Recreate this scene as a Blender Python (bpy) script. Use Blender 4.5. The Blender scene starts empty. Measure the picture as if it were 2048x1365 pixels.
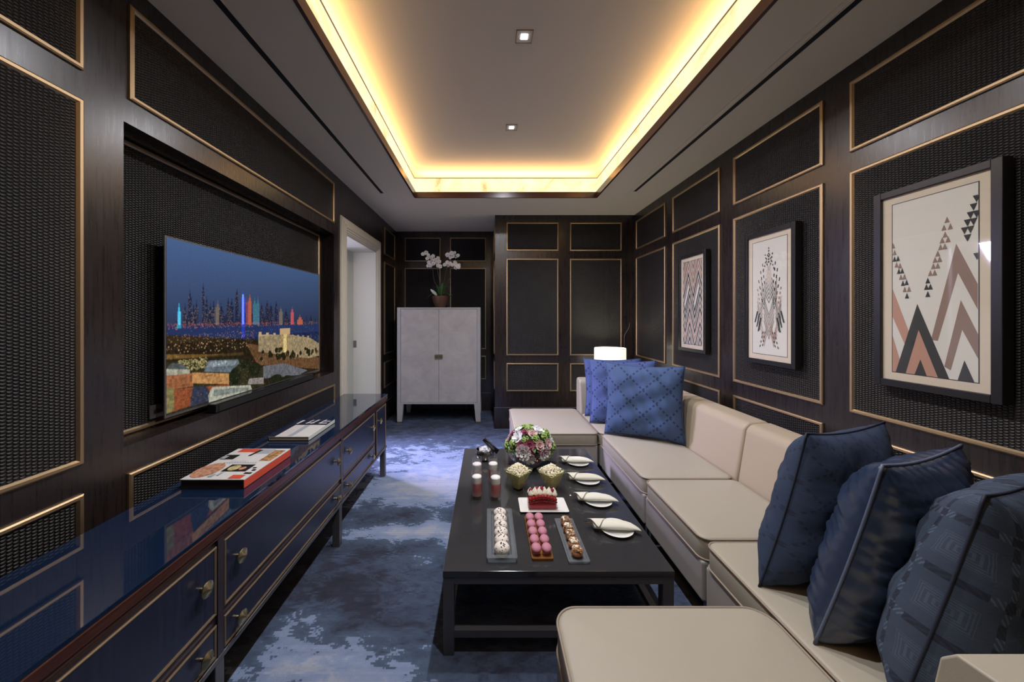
import bpy, bmesh, math, random
import numpy as np
from mathutils import Vector, Matrix
PI = math.pi
S = bpy.context.scene
COL = S.collection
random.seed(7)

# ------------------------------------------------------------------ camera, world, exposure
cam_d = bpy.data.cameras.new('camera'); cam = bpy.data.objects.new('camera', cam_d); COL.objects.link(cam)
cam.location = (0, 0, 1.41); cam.rotation_euler = (PI/2, 0, 0)
cam_d.sensor_width = 36.0; cam_d.sensor_fit = 'HORIZONTAL'; cam_d.lens = 703*36/2048
cam_d.shift_x = 48/2048; cam_d.shift_y = -48/2048; cam_d.clip_start = 0.02
S.camera = cam
S.view_settings.view_transform = 'Standard'; S.view_settings.look = 'None'
S.view_settings.gamma = 1.0; S.view_settings.exposure = 0.0
w = bpy.data.worlds.new('world'); S.world = w; w.use_nodes = True
w.node_tree.nodes['Background'].inputs[0].default_value = (0.95, 0.92, 0.92, 1)
w.node_tree.nodes['Background'].inputs[1].default_value = 0.10

def light(kind, name, loc, power, col, rot=(0, 0, 0), **k):
    d = bpy.data.lights.new(name, kind); d.energy = power; d.color = col
    for a, b in k.items(): setattr(d, a, b)
    o = bpy.data.objects.new(name, d); COL.objects.link(o); o.location = loc; o.rotation_euler = rot
    return o
# ceiling lamp of the corridor beyond the doorway: cool light that falls through the door onto the carpet
cl = light('AREA', 'corridor_lamp_light', (-2.35, 3.95, 2.25), 210, (0.68, 0.63, 1.0), shape='RECTANGLE', size=0.5, size_y=0.7)
cl.rotation_euler = (Vector((-0.45, 3.45, 0.0))-Vector(cl.location)).to_track_quat('-Z', 'Y').to_euler()
# LED strips inside the cove
WARM = (1.0, 0.54, 0.19)
CX0, CX1, CY0, CY1 = -0.79, 1.173, -0.75, 3.787
ZC, ZU = 2.70, 3.00
cove = 2.5
for nm, loc, sx, sy in (('left', (CX0-0.10, (CY0+CY1)/2, 2.895), 0.10, CY1-CY0), ('right', (CX1+0.10, (CY0+CY1)/2, 2.895), 0.10, CY1-CY0),
                        ('far', ((CX0+CX1)/2, CY1+0.10, 2.895), CX1-CX0, 0.10), ('near', ((CX0+CX1)/2, CY0-0.10, 2.895), CX1-CX0, 0.10)):
    light('AREA', 'cove_strip_light_'+nm, loc, cove*max(sx, sy)*2.0, WARM, (PI, 0, 0), shape='RECTANGLE', size=sx, size_y=sy)
SPOT_W = 100

# ------------------------------------------------------------------ mesh helpers
def bx(bm, x0, x1, y0, y1, z0, z1, m=0):
    v = [bm.verts.new((x, y, z)) for x in (x0, x1) for y in (y0, y1) for z in (z0, z1)]
    for f in ((0, 1, 3, 2), (4, 6, 7, 5), (0, 4, 5, 1), (2, 3, 7, 6), (0, 2, 6, 4), (1, 5, 7, 3)):
        bm.faces.new([v[i] for i in f]).material_index = m
def box(*a):
    bm = bmesh.new(); bx(bm, *a); return bm
def prism(bm, poly, a0, a1, axis='y', m=0):
    def P(p, a):
        return {'y': (p[0], a, p[1]), 'x': (a, p[0], p[1]), 'z': (p[0], p[1], a)}[axis]
    A = [bm.verts.new(P(p, a0)) for p in poly]; B = [bm.verts.new(P(p, a1)) for p in poly]
    n = len(poly)
    bm.faces.new(A).material_index = m; bm.faces.new(B[::-1]).material_index = m
    for i in range(n):
        bm.faces.new((A[i], B[i], B[(i+1) % n], A[(i+1) % n])).material_index = m
def lathe(bm, prof, c=(0, 0, 0), n=32, m=0, ax='z', cap=True):
    rings = []
    for r, z in prof:
        ring = []
        for i in range(n):
            a = 2*PI*i/n; p = (r*math.cos(a), r*math.sin(a), z)
            if ax == 'x': p = (z, r*math.cos(a), r*math.sin(a))
            if ax == 'y': p = (r*math.cos(a), z, r*math.sin(a))
            ring.append(bm.verts.new((c[0]+p[0], c[1]+p[1], c[2]+p[2])))
        rings.append(ring)
    for a, b in zip(rings, rings[1:]):
        for i in range(n):
            bm.faces.new((a[i], a[(i+1) % n], b[(i+1) % n], b[i])).material_index = m
    if cap and prof[0][0] > 1e-5: bm.faces.new(rings[0][::-1]).material_index = m
    if cap and prof[-1][0] > 1e-5: bm.faces.new(rings[-1]).material_index = m
    bmesh.ops.remove_doubles(bm, verts=bm.verts, dist=1e-6)
def tube(bm, pts, r, n=8, closed=False, m=0):
    pts = [Vector(p) for p in pts]; N = len(pts); rings = []
    rr = r if isinstance(r, (list, tuple)) else [r]*N
    up = None
    for i, p in enumerate(pts):
        t = (pts[(i+1) % N]-pts[i-1]) if closed else (pts[min(i+1, N-1)]-pts[max(i-1, 0)])
        t.normalize()
        if up is None:
            up = Vector((0, 0, 1)) if abs(t.z) < .9 else Vector((1, 0, 0))
        s = t.cross(up).normalized(); up = s.cross(t).normalized()
        rings.append([bm.verts.new(p+rr[i]*(math.cos(2*PI*k/n)*s+math.sin(2*PI*k/n)*up)) for k in range(n)])
    for i in range(N if closed else N-1):
        a, b = rings[i], rings[(i+1) % N]
        for k in range(n):
            bm.faces.new((a[k], b[k], b[(k+1) % n], a[(k+1) % n])).material_index = m
    if not closed:
        bm.faces.new(rings[0]).material_index = m; bm.faces.new(rings[-1][::-1]).material_index = m
def blob(bm, c, r, sub=2, m=0, jit=0.0, rot=None, rnd=random):
    res = bmesh.ops.create_icosphere(bm, subdivisions=sub, radius=1)
    r = r if isinstance(r, (tuple, list)) else (r, r, r)
    for v in res['verts']:
        k = 1+rnd.uniform(-jit, jit)
        p = Vector((v.co.x*r[0]*k, v.co.y*r[1]*k, v.co.z*r[2]*k))
        if rot is not None: p = rot @ p
        v.co = p+Vector(c)
    vs = set(res['verts'])
    for f in {f for v in vs for f in v.link_faces}: f.material_index = m
def rrect(x0, x1, y0, y1, r, n=6):
    out = []
    for cx, cy, a0 in ((x1-r, y1-r, 0), (x0+r, y1-r, PI/2), (x0+r, y0+r, PI), (x1-r, y0+r, 1.5*PI)):
        for i in range(n+1):
            a = a0+PI/2*i/n; out.append((cx+r*math.cos(a), cy+r*math.sin(a)))
    return out
def slab(bm, x0, x1, y0, y1, z0, z1, rp, re, crown=0.0, m=0):
    """rounded slab: plan corner radius rp, edge radius re, gently crowned top"""
    prof = []
    for i in range(4): a = PI/2*i/3; prof.append((re*(1-math.sin(a)), z0+re*(1-math.cos(a))))
    for i in range(4): a = PI/2*i/3; prof.append((re*(1-math.cos(a)), z1-re*(1-math.sin(a))))
    mx = min(x1-x0, y1-y0)/2
    if crown:
        for t in (.12, .3, .55, .8): prof.append((re+(mx-re)*t, z1+crown*(1-(1-t)**2.5)))
    rings = []
    for ins, z in prof:
        rr = max(rp-ins, 0.002) if ins < rp else 0.002
        rings.append([bm.verts.new((px, py, z)) for px, py in rrect(x0+ins, x1-ins, y0+ins, y1-ins, rr)])
    n = len(rings[0])
    for a, b in zip(rings, rings[1:]):
        for i in range(n): bm.faces.new((a[i], a[(i+1) % n], b[(i+1) % n], b[i])).material_index = m
    bm.faces.new(rings[0][::-1]).material_index = m; bm.faces.new(rings[-1]).material_index = m

def wloc(o):
    v = Vector((0, 0, 0))
    while o is not None: v = v+o.location; o = o.parent
    return v
def obj(name, bm, mats, parent=None, smooth=False, bevel=0.0, seg=2, local=False, label=None):
    bmesh.ops.recalc_face_normals(bm, faces=bm.faces)
    if parent is not None and not local:
        bmesh.ops.translate(bm, verts=bm.verts, vec=-wloc(parent))
    me = bpy.data.meshes.new(name); bm.to_mesh(me); bm.free()
    for mt in (mats if isinstance(mats, (list, tuple)) else [mats]): me.materials.append(mt)
    if smooth:
        me.polygons.foreach_set('use_smooth', [True]*len(me.polygons))
        if smooth != True: me.set_sharp_from_angle(angle=math.radians(smooth))
    o = bpy.data.objects.new(name, me); COL.objects.link(o); o.parent = parent
    if bevel:
        md = o.modifiers.new('bevel', 'BEVEL'); md.width = bevel; md.segments = seg; md.limit_method = 'ANGLE'
    if label: o['label'] = label
    return o
def thing(name, label, cat, loc=(0, 0, 0), group=None, rotz=0):
    o = bpy.data.objects.new(name, None); COL.objects.link(o); o.location = loc
    o.rotation_euler = (0, 0, rotz); o.empty_display_size = .1
    o['label'] = label; o['category'] = cat
    if group: o['group'] = group
    return o
def tag(o, label, cat, group=None, kind=None):
    o['label'] = label; o['category'] = cat
    if group: o['group'] = group
    if kind: o['kind'] = kind
    return o
def struct(name, bm, m, parent=None, **k):
    o = obj(name, bm, m, parent, **k)
    if parent is None: o['kind'] = 'structure'
    return o
def copy_tree(o, parent=None, loc=None, label=None):
    c = o.copy(); COL.objects.link(c); c.parent = parent
    if loc is not None: c.location = loc
    if label: c['label'] = label
    for ch in list(o.children): copy_tree(ch, c)
    return c

# ------------------------------------------------------------------ materials
def mat(name, col=(.5, .5, .5), rough=.5, metal=0.0, **k):
    m = bpy.data.materials.new(name); m.use_nodes = True
    p = m.node_tree.nodes['Principled BSDF']
    p.inputs['Base Color'].default_value = (*col, 1); p.inputs['Roughness'].default_value = rough
    p.inputs['Metallic'].default_value = metal
    for a, b in k.items():
        p.inputs[a.replace('_', ' ')].default_value = b
    return m
class N:
    def __init__(s, m): s.m = m; s.t = m.node_tree; s.p = s.t.nodes.get('Principled BSDF')
    def n(s, ty, **k):
        x = s.t.nodes.new(ty)
        for a, b in k.items(): setattr(x, a, b)
        return x
    def l(s, a, b): s.t.links.new(a, b)
    def v(s, x, sock):
        if isinstance(x, (int, float)): sock.default_value = x
        else: s.l(x, sock)
    def math(s, op, a, b=0.0, c=0.0):
        x = s.n('ShaderNodeMath', operation=op); s.v(a, x.inputs[0]); s.v(b, x.inputs[1]); s.v(c, x.inputs[2]); return x.outputs[0]
    def xyz(s, kind='Object'):
        tc = s.n('ShaderNodeTexCoord'); sp = s.n('ShaderNodeSeparateXYZ'); s.l(tc.outputs[kind], sp.inputs[0]); return sp.outputs
    def comb(s, x, y, z=0.0):
        c = s.n('ShaderNodeCombineXYZ'); s.v(x, c.inputs[0]); s.v(y, c.inputs[1]); s.v(z, c.inputs[2]); return c.outputs[0]
    def noise(s, vec, scale, detail=3.0, rough=.5, dist=0.0):
        x = s.n('ShaderNodeTexNoise'); s.l(vec, x.inputs['Vector']); x.inputs['Scale'].default_value = scale
        x.inputs['Detail'].default_value = detail; x.inputs['Roughness'].default_value = rough; x.inputs['Distortion'].default_value = dist
        return x.outputs['Fac']
    def ramp(s, f, stops, interp='LINEAR'):
        x = s.n('ShaderNodeValToRGB'); s.l(f, x.inputs[0]); cr = x.color_ramp; cr.interpolation = interp
        while len(cr.elements) < len(stops): cr.elements.new(.5)
        for e, (p, c) in zip(cr.elements, stops): e.position = p; e.color = (*c, 1)
        return x.outputs[0]
    def bump(s, h, strength=.5, dist=.01):
        b = s.n('ShaderNodeBump'); b.inputs['Strength'].default_value = strength; b.inputs['Distance'].default_value = dist
        s.l(h, b.inputs['Height']); s.l(b.outputs[0], s.p.inputs['Normal'])
    def mixc(s, f, a, b):
        x = s.n('ShaderNodeMix', data_type='RGBA'); s.v(f, x.inputs[0])
        for q, sk in ((a, x.inputs[6]), (b, x.inputs[7])):
            if isinstance(q, tuple): sk.default_value = (*q, 1)
            else: s.l(q, sk)
        return x.outputs[2]
    def color(s, c): s.l(c, s.p.inputs['Base Color'])

def wood_mat(name, c0, c1, rough, vert=True):
    m = mat(name, c0, rough); k = N(m); x, y, z = k.xyz()
    v = k.comb(k.math('MULTIPLY', x, 60.0), k.math('MULTIPLY', y, 60.0), k.math('MULTIPLY', z, 3.0)) if vert else \
        k.comb(k.math('MULTIPLY', x, 60.0), k.math('MULTIPLY', y, 3.0), k.math('MULTIPLY', z, 60.0))
    f = k.noise(v, 1.6, 4, .6)
    k.color(k.ramp(f, [(.3, c0), (.7, c1)]))
    r = k.n('ShaderNodeMapRange'); k.l(f, r.inputs[0]); r.inputs[3].default_value = rough-.05; r.inputs[4].default_value = rough+.08
    k.l(r.outputs[0], k.p.inputs['Roughness'])
    k.bump(f, .035, .001)
    return m
M = {}
M['wood'] = wood_mat('espresso_veneer', (.010, .0072, .0070), (.024, .0155, .0135), .27)
M['wood'].node_tree.nodes['Principled BSDF'].inputs['Specular IOR Level'].default_value = .75
M['wood_red'] = wood_mat('red_brown_veneer', (.040, .014, .010), (.085, .030, .020), .28, False)
M['wood_side'] = wood_mat('dark_plum_veneer', (.030, .020, .028), (.045, .030, .040), .35)
def weave(name, ax):
    m = mat(name, (.02, .02, .02), .45, 0.0, Specular_IOR_Level=.38); k = N(m); x, y, z = k.xyz(); h = y if ax == 'y' else x
    u = k.math('DIVIDE', h, .0140); v = k.math('DIVIDE', z, .0104)
    fl = k.math('MULTIPLY', k.math('FLOOR', u), .5)
    a = k.math('ABSOLUTE', k.math('SINE', k.math('MULTIPLY', u, PI)))
    b = k.math('ABSOLUTE', k.math('SINE', k.math('MULTIPLY', k.math('ADD', v, fl), PI)))
    hh = k.math('MULTIPLY', k.math('POWER', a, .6), k.math('POWER', b, .8))
    nz = k.noise(k.comb(h, k.math('MULTIPLY', z, .6), 0.0), 8, 3)
    k.color(k.mixc(k.math('POWER', hh, 2.2), (.0030, .0026, .0028), k.ramp(nz, [(.3, (.024, .021, .020)), (.7, (.041, .035, .031))])))  # shade in the gaps and highlights on strand peaks are painted into the colour
    k.bump(hh, 1.0, .0035)
    return m
M['weaveY'] = weave('black_woven_cord_side_walls', 'y'); M['weaveX'] = weave('black_woven_cord_end_walls', 'x')
M['brass'] = mat('brushed_brass', (.50, .365, .215), .48, 1.0)
M['brass2'] = mat('antique_brass', (.52, .44, .25), .30, 1.0)
M['brass3'] = mat('soft_gold_beading', (.46, .345, .215), .38, 1.0)
M['bronze'] = mat('dark_bronze_metal', (.17, .16, .16), .42, .7)
M['plaster'] = mat('warm_white_plaster', (.76, .68, .54), .75)
M['plaster_up'] = mat('upper_ceiling_plaster', (.72, .64, .57), .55)
M['cream'] = mat('cream_painted_wood', (.60, .56, .47), .42)
M['reveal'] = mat('pale_grey_painted_door', (.50, .505, .42), .45)
M['dark'] = mat('matt_black', (.006, .006, .007), .7)
M['black_gloss'] = mat('black_plastic', (.010, .010, .012), .22)
M['black_frame'] = mat('black_picture_frame', (.012, .011, .011), .34)
M['black_glass'] = mat('black_glass_table_top', (.038, .038, .040), .11); M['black_glass'].node_tree.nodes['Principled BSDF'].inputs['Specular IOR Level'].default_value = .8
M['navy_glass'] = mat('navy_lacquer_glass', (.007, .017, .044), .035); M['navy_glass'].node_tree.nodes['Principled BSDF'].inputs['Coat Weight'].default_value = .6
M['chrome'] = mat('polished_chrome', (.62, .60, .58), .10, 1.0)
M['china'] = mat('white_china', (.80, .80, .76), .18)
M['white_box'] = mat('ivory_napkin_linen', (.74, .73, .62), .75)
M['mat_board'] = mat('cream_mat_board', (.60, .52, .39), .8)
M['paper'] = mat('art_paper', (.62, .60, .52), .8)
M['ink_black'] = mat('ink_charcoal', (.022, .022, .020), .7)
M['ink_brown'] = mat('ink_taupe', (.24, .155, .115), .7)
M['ink_peach'] = mat('ink_peach', (.44, .235, .16), .7)
def emis(name, col, st):
    m = bpy.data.materials.new(name); m.use_nodes = True; t = m.node_tree; t.nodes.clear()
    e = t.nodes.new('ShaderNodeEmission'); o = t.nodes.new('ShaderNodeOutputMaterial'); t.links.new(e.outputs[0], o.inputs[0])
    e.inputs[0].default_value = (*col, 1); e.inputs[1].default_value = st
    return m, e
M['lamp_led'], _ = emis('downlight_led', (1, .97, 1), 14)
# backlit onyx
m, e = emis('backlit_onyx', (1, .8, .5), 1.0); k = N(m)
tc = k.n('ShaderNodeTexCoord'); f = k.noise(tc.outputs['Object'], 2.6, 6, .62, 1.8)
k.l(k.ramp(f, [(.30, (.85, .50, .18)), (.40, (1.0, .76, .38)), (.50, (1.0, .84, .50)), (.70, (1.0, .90, .62))]), e.inputs[0]); e.inputs[1].default_value = 1.3
M['onyx'] = m
def thin_glass(name, tint=(.95, .97, .97), body=.10, bodycol=(.7, .75, .78), rough=.03):
    m = bpy.data.materials.new(name); m.use_nodes = True; t = m.node_tree; t.nodes.clear(); k = N(m)
    o = k.n('ShaderNodeOutputMaterial'); tr = k.n('ShaderNodeBsdfTransparent'); tr.inputs[0].default_value = (*tint, 1)
    gl = k.n('ShaderNodeBsdfGlossy'); gl.inputs['Roughness'].default_value = rough
    df = k.n('ShaderNodeBsdfDiffuse'); df.inputs[0].default_value = (*bodycol, 1)
    lw = k.n('ShaderNodeLayerWeight'); lw.inputs[0].default_value = .5
    frs = k.math('ADD', .035, k.math('MULTIPLY', k.math('POWER', lw.outputs['Facing'], 5.0), .9))
    m1 = k.n('ShaderNodeMixShader'); m1.inputs[0].default_value = body; k.l(tr.outputs[0], m1.inputs[1]); k.l(df.outputs[0], m1.inputs[2])
    m2 = k.n('ShaderNodeMixShader'); k.l(frs, m2.inputs[0]); k.l(m1.outputs[0], m2.inputs[1]); k.l(gl.outputs[0], m2.inputs[2])
    k.l(m2.outputs[0], o.inputs[0]); return m
M['glass'] = thin_glass('clear_glass', (.98, .98, .98), .04)
M['pane'] = thin_glass('picture_glass', (1, 1, 1), 0.0)
M['tray_glass'] = thin_glass('ribbed_tray_glass', (.86, .89, .91), .17, (.5, .53, .56), .06)
M['vase_glass'] = thin_glass('smoky_vase_glass', (.85, .88, .93), .38, (.66, .70, .78), .05)
# leather
def leather(name, col):
    m = mat(name, col, .52); k = N(m); tc = k.n('ShaderNodeTexCoord')
    f = k.noise(tc.outputs['Object'], 260, 3); k.bump(f, .22, .0008)
    g = k.noise(tc.outputs['Object'], 2.0, 2)
    k.color(k.mixc(g, tuple(c*.93 for c in col), tuple(c*1.05 for c in col))); return m
M['leather'] = leather('beige_leather', (.385, .350, .275))
M['leather_back'] = leather('camel_beige_leather', (.41, .335, .235))
M['base_cloth'] = leather('grey_beige_upholstered_base', (.36, .335, .31))
M['piping'] = mat('tan_piping', (.30, .24, .185), .55)
M['parchment'] = mat('grey_parchment_lacquer', (.40, .40, .40), .38)
k = N(M['parchment']); tc = k.n('ShaderNodeTexCoord'); f = k.noise(tc.outputs['Object'], 5.5, 6, .65, .6)
k.color(k.ramp(f, [(.3, (.32, .305, .285)), (.7, (.42, .40, .37))]))
M['parchment_frame'] = mat('pale_grey_lacquer', (.34, .335, .325), .4)

# carpet
m = mat('blue_patterned_carpet', (.1, .14, .25), .95); k = N(m); x, y, z = k.xyz()
row = k.math('FLOOR', k.math('DIVIDE', y, .0095))
wn = k.n('ShaderNodeTexWhiteNoise', noise_dimensions='1D'); k.l(row, wn.inputs['W'])
jx = k.math('ADD', x, k.math('MULTIPLY', k.math('SUBTRACT', wn.outputs[0], .5), .060))
yr = k.math('MULTIPLY', row, .0095)
vec = k.comb(jx, yr, 0.0)
n1 = k.noise(vec, 6.0, 5.0, .6, 1.9)
n2 = k.noise(k.comb(k.math('MULTIPLY', jx, .6), yr, 3.0), 7.5, 3, .5, .4)
at = k.n('ShaderNodeAttribute', attribute_name='bias')
val = k.math('ADD', at.outputs['Fac'], k.math('MULTIPLY', k.math('SUBTRACT', n1, .5), .95))
val = k.math('ADD', val, k.math('MULTIPLY', k.math('SUBTRACT', n2, .5), .40))
c = k.ramp(val, [(.0, (.012, .014, .026)), (.28, (.026, .031, .055)), (.45, (.048, .070, .120)), (.635, (.070, .105, .170)), (.645, (.185, .245, .385)), (.84, (.23, .29, .43)), (.97, (.32, .35, .43))])
st = k.math('ADD', .90, k.math('MULTIPLY', wn.outputs[0], .14))
mm = k.n('ShaderNodeMix', data_type='RGBA', blend_type='MULTIPLY'); mm.inputs[0].default_value = 1; k.l(c, mm.inputs[6])
cb = k.n('ShaderNodeCombineColor'); [k.l(st, cb.inputs[i]) for i in range(3)]; k.l(cb.outputs[0], mm.inputs[7]); k.color(mm.outputs[2])
k.bump(k.noise(k.comb(k.math('MULTIPLY', x, .4), y, 0.0), 330, 2), .5, .004)
M['carpet'] = m

# pillows: pattern in the pillow's own UV
def pillow_mat(name, base, dark, n, dash, rough=.75, w=.07, lightc=None, straight=False):
    m = mat(name, base, rough); k = N(m); tc = k.n('ShaderNodeTexCoord'); sp = k.n('ShaderNodeSeparateXYZ'); k.l(tc.outputs['UV'], sp.inputs[0])
    u, v = sp.outputs[0], sp.outputs[1]
    if straight:
        a = k.math('MULTIPLY', u, n*1.5); b = k.math('MULTIPLY', k.math('ADD', v, k.math('MULTIPLY', u, .25)), n)
    else:
        a = k.math('MULTIPLY', k.math('ADD', u, v), n); b = k.math('MULTIPLY', k.math('SUBTRACT', u, v), n)
    def line(p, q):
        d = k.math('ABSOLUTE', k.math('SUBTRACT', k.math('FRACT', p), .5))
        l = k.math('LESS_THAN', d, w)
        return k.math('MULTIPLY', l, k.math('GREATER_THAN', k.math('SINE', k.math('MULTIPLY', q, dash*2*PI)), -.1)), l
    l1, r1 = line(a, b); l2, r2 = line(b, a)
    mask = k.math('MAXIMUM', l1, l2)
    nz = k.noise(tc.outputs['UV'], 90, 2); big = k.noise(tc.outputs['UV'], 3.5, 3)
    bc = k.mixc(k.math('MULTIPLY', nz, .5), base, tuple(q*.62 for q in base))
    if lightc:
        r = k.math('MAXIMUM', r1, r2)
        lt = k.math('GREATER_THAN', k.math('SINE', k.math('MULTIPLY', k.math('ADD', a, b), dash*8*PI)), .2)
        bc = k.mixc(k.math('MULTIPLY', r, k.math('MULTIPLY', lt, .45)), bc, lightc)
        # small diamond medallions between the bands
        da = k.math('ABSOLUTE', k.math('SUBTRACT', k.math('FRACT', k.math('ADD', a, .5)), .5)); db = k.math('ABSOLUTE', k.math('SUBTRACT', k.math('FRACT', k.math('ADD', b, .5)), .5))
        dm = k.math('MAXIMUM', da, db)
        rg = k.math('MULTIPLY', k.math('LESS_THAN', dm, .22), k.math('GREATER_THAN', k.math('SINE', k.math('MULTIPLY', dm, 150.0)), .1))
        bc = k.mixc(k.math('MULTIPLY', rg, .22), bc, lightc)
    k.color(k.mixc(k.math('MULTIPLY', mask, .85), bc, dark))
    k.bump(k.math('ADD', k.math('MULTIPLY', mask, -.5), k.math('ADD', k.math('MULTIPLY', nz, .5), big)), .25, .004)
    return m
M['pil_blue'] = pillow_mat('cornflower_eyelet_cotton', (.075, .115, .30), (.012, .02, .08), 3.2, 4, .85, .045)
M['pil_steel'] = pillow_mat('steel_blue_eyelet_cotton', (.055, .100, .215), (.012, .020, .07), 3.0, 4, .85, .05)
M['pil_navy'] = pillow_mat('denim_navy_cotton', (.026, .045, .092), (.014, .020, .045), 5.0, 4, .85, .05)
M['pil_band'] = pillow_mat('indigo_banded_weave', (.036, .054, .090), (.008, .011, .026), 4.0, 2.5, .85, .065, (.13, .17, .24), True)
M['satin'] = mat('midnight_satin', (.020, .034, .072), .28, 0.0); M['satin'].node_tree.nodes['Principled BSDF'].inputs['Specular IOR Level'].default_value = 1.0
M['navy_pipe'] = mat('pale_blue_piping', (.10, .125, .19), .5)
M['dark_pipe'] = mat('dark_navy_seam', (.012, .016, .035), .7)

# ------------------------------------------------------------------ floor and room shell
XL, XR, YE, YP, PX = -1.385, 1.85, 5.30, 4.445, 0.089
nx, ny = 90, 150
fx = np.linspace(-3.0, 2.0, nx); fy = np.linspace(-1.6, 5.4, ny)
verts = [(float(a), float(b), 0.0) for b in fy for a in fx]
faces = [(j*nx+i, j*nx+i+1, (j+1)*nx+i+1, (j+1)*nx+i) for j in range(ny-1) for i in range(nx-1)]
me = bpy.data.meshes.new('floor'); me.from_pydata(verts, [], faces)
X, Y = np.meshgrid(fx, fy)
bias = np.full_like(X, .43)
for gx, gy, sx, sy, a in ((-.60, 1.42, .16, .08, .34), (-.84, 1.62, .10, .10, .34), (-.34, 1.32, .14, .08, .30), (-.80, 1.42, .14, .12, .22), (-.55, 1.56, .06, .05, .25), (-.62, 2.30, .26, .055, .48), (-.37, 2.42, .06, .10, .42), (-.24, 2.26, .06, .08, .40),
                          (-.62, 2.82, .38, .20, .34), (-.30, 3.0, .4, .3, .26), (-.5, 3.55, .7, .42, .24), (-.80, 1.85, .22, .16, -.20), (-.6, 1.60, .14, .10, -.16), (-.45, 1.98, .2, .2, .10),  # far pattern patches, with the doorway light's brightness painted into their colour
                          (-.45, 2.52, .30, .07, -.25), (-.5, 4.4, .8, .28, -.12), (1.0, 1.3, .3, .4, .05), (0.3, 2.0, .5, .6, -.05)):
    bias += a*np.exp(-((X-gx)/sx)**2/2-((Y-gy)/sy)**2/2)
at = me.attributes.new('bias', 'FLOAT', 'POINT'); at.data.foreach_set('value', bias.ravel().astype(np.float32))
me.materials.append(M['carpet'])
fo = bpy.data.objects.new('floor', me); COL.objects.link(fo); fo['kind'] = 'structure'

bm = bmesh.new(); RB = -1.519
bx(bm, -1.72, XL, -1.6, 1.336, 0, 3.15)
bx(bm, -1.72, XL, 1.336, 3.16, 0, .915); bx(bm, -1.72, XL, 1.336, 3.16, 2.155, 3.15); bx(bm, -1.72, RB, 1.336, 3.16, .915, 2.155)
bx(bm, -1.72, XL, 3.16, 3.42, 0, 3.15); bx(bm, -1.72, XL, 3.42, 4.35, 2.22, 3.15); bx(bm, -1.72, XL, 4.35, YE+.15, 0, 3.15)
wl = struct('wall_left', bm, M['wood'])
wr = struct('wall_right', box(XR, XR+.15, -1.6, YE+.15, 0, 3.15), M['wood'])
struct('wall_front', box(-1.72, XR+.15, -1.75, -1.6, 0, 3.15), M['wood'])
wb = struct('wall_back', box(XL, PX+.05, YE, YE+.15, 0, 3.15), M['wood'])
wp = struct('wall_projecting', box(PX, XR, YP, YE, 0, 3.15), M['wood'])

def frame_panel(wall, axis, pos, nrm, a0, a1, z0, z1, fw=.020, proud=.012, wmat=None):
    """woven panel with mitred brass beading; pos = wall plane coordinate, nrm = +1/-1 facing direction"""
    def P(a, d, z): return (pos+nrm*d, a, z) if axis == 'x' else (a, pos+nrm*d, z)
    bm = bmesh.new()
    q0, q1 = sorted((pos, pos+nrm*.004)); t = .006
    if axis == 'x': bx(bm, q0, q1, a0+t, a1-t, z0+t, z1-t)
    else: bx(bm, a0+t, a1-t, q0, q1, z0+t, z1-t)
    wv = obj('woven_panel', bm, wmat, wall)
    bm = bmesh.new()
    prof = [(0, 0), (0, proud*.7), (fw*.25, proud), (fw*.7, proud), (fw, .004), (fw, 0)]
    cs = [(a0, z0, 1, 1), (a1, z0, -1, 1), (a1, z1, -1, -1), (a0, z1, 1, -1)]
    rings = [[bm.verts.new(P(a+sa*i, d, z+sz*i)) for i, d in prof] for a, z, sa, sz in cs]
    n = len(prof)
    for r in range(4):
        A, B = rings[r], rings[(r+1) % 4]
        for i in range(n): bm.faces.new((A[i], B[i], B[(i+1) % n], A[(i+1) % n]))
    obj('beading', bm, M['brass'], wv)
LROWS = ((.46, .808), (.908, 2.150), (2.250, 2.615)); RROWS = ((.47, .825), (.925, 2.148), (2.248, 2.605))
for a0, a1 in ((-.25, .42), (.53, 1.198)):
    for z0, z1 in LROWS: frame_panel(wl, 'x', XL, 1, a0, a1, z0, z1, wmat=M['weaveY'])
frame_panel(wl, 'x', XL, 1, 1.348, 3.165, LROWS[0][0], LROWS[0][1], wmat=M['weaveY'])
frame_panel(wl, 'x', XL, 1, 1.352, 3.155, LROWS[2][0], LROWS[2][1], wmat=M['weaveY'])
frame_panel(wl, 'x', RB, 1, 1.338, 3.158, .918, 2.150, wmat=M['weaveY'])
for z0, z1 in LROWS: frame_panel(wl, 'x', XL, 1, 4.69, 5.20, z0, z1, wmat=M['weaveY'])
for a0, a1 in ((-.62, .07), (.225, .935), (1.08, 1.791), (1.935, 2.643), (2.797, 3.515), (3.66, 4.38)):
    for z0, z1 in RROWS: frame_panel(wr, 'x', XR, -1, a0, a1, z0, z1, wmat=M['weaveY'])
for a0, a1 in ((-1.255, -.716), (-.573, -.03)):
    for z0, z1 in RROWS: frame_panel(wb, 'y', YE, -1, a0, a1, z0, z1, .016, wmat=M['weaveX'])
for a0, a1 in ((.234, .891), (1.037, 1.692)):
    for z0, z1 in RROWS: frame_panel(wp, 'y', YP, -1, a0, a1, z0, z1, .017, wmat=M['weaveX'])
for z0, z1 in RROWS: frame_panel(wp, 'x', PX, -1, 4.60, 5.15, z0, z1, .016, wmat=M['weaveY'])
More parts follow.
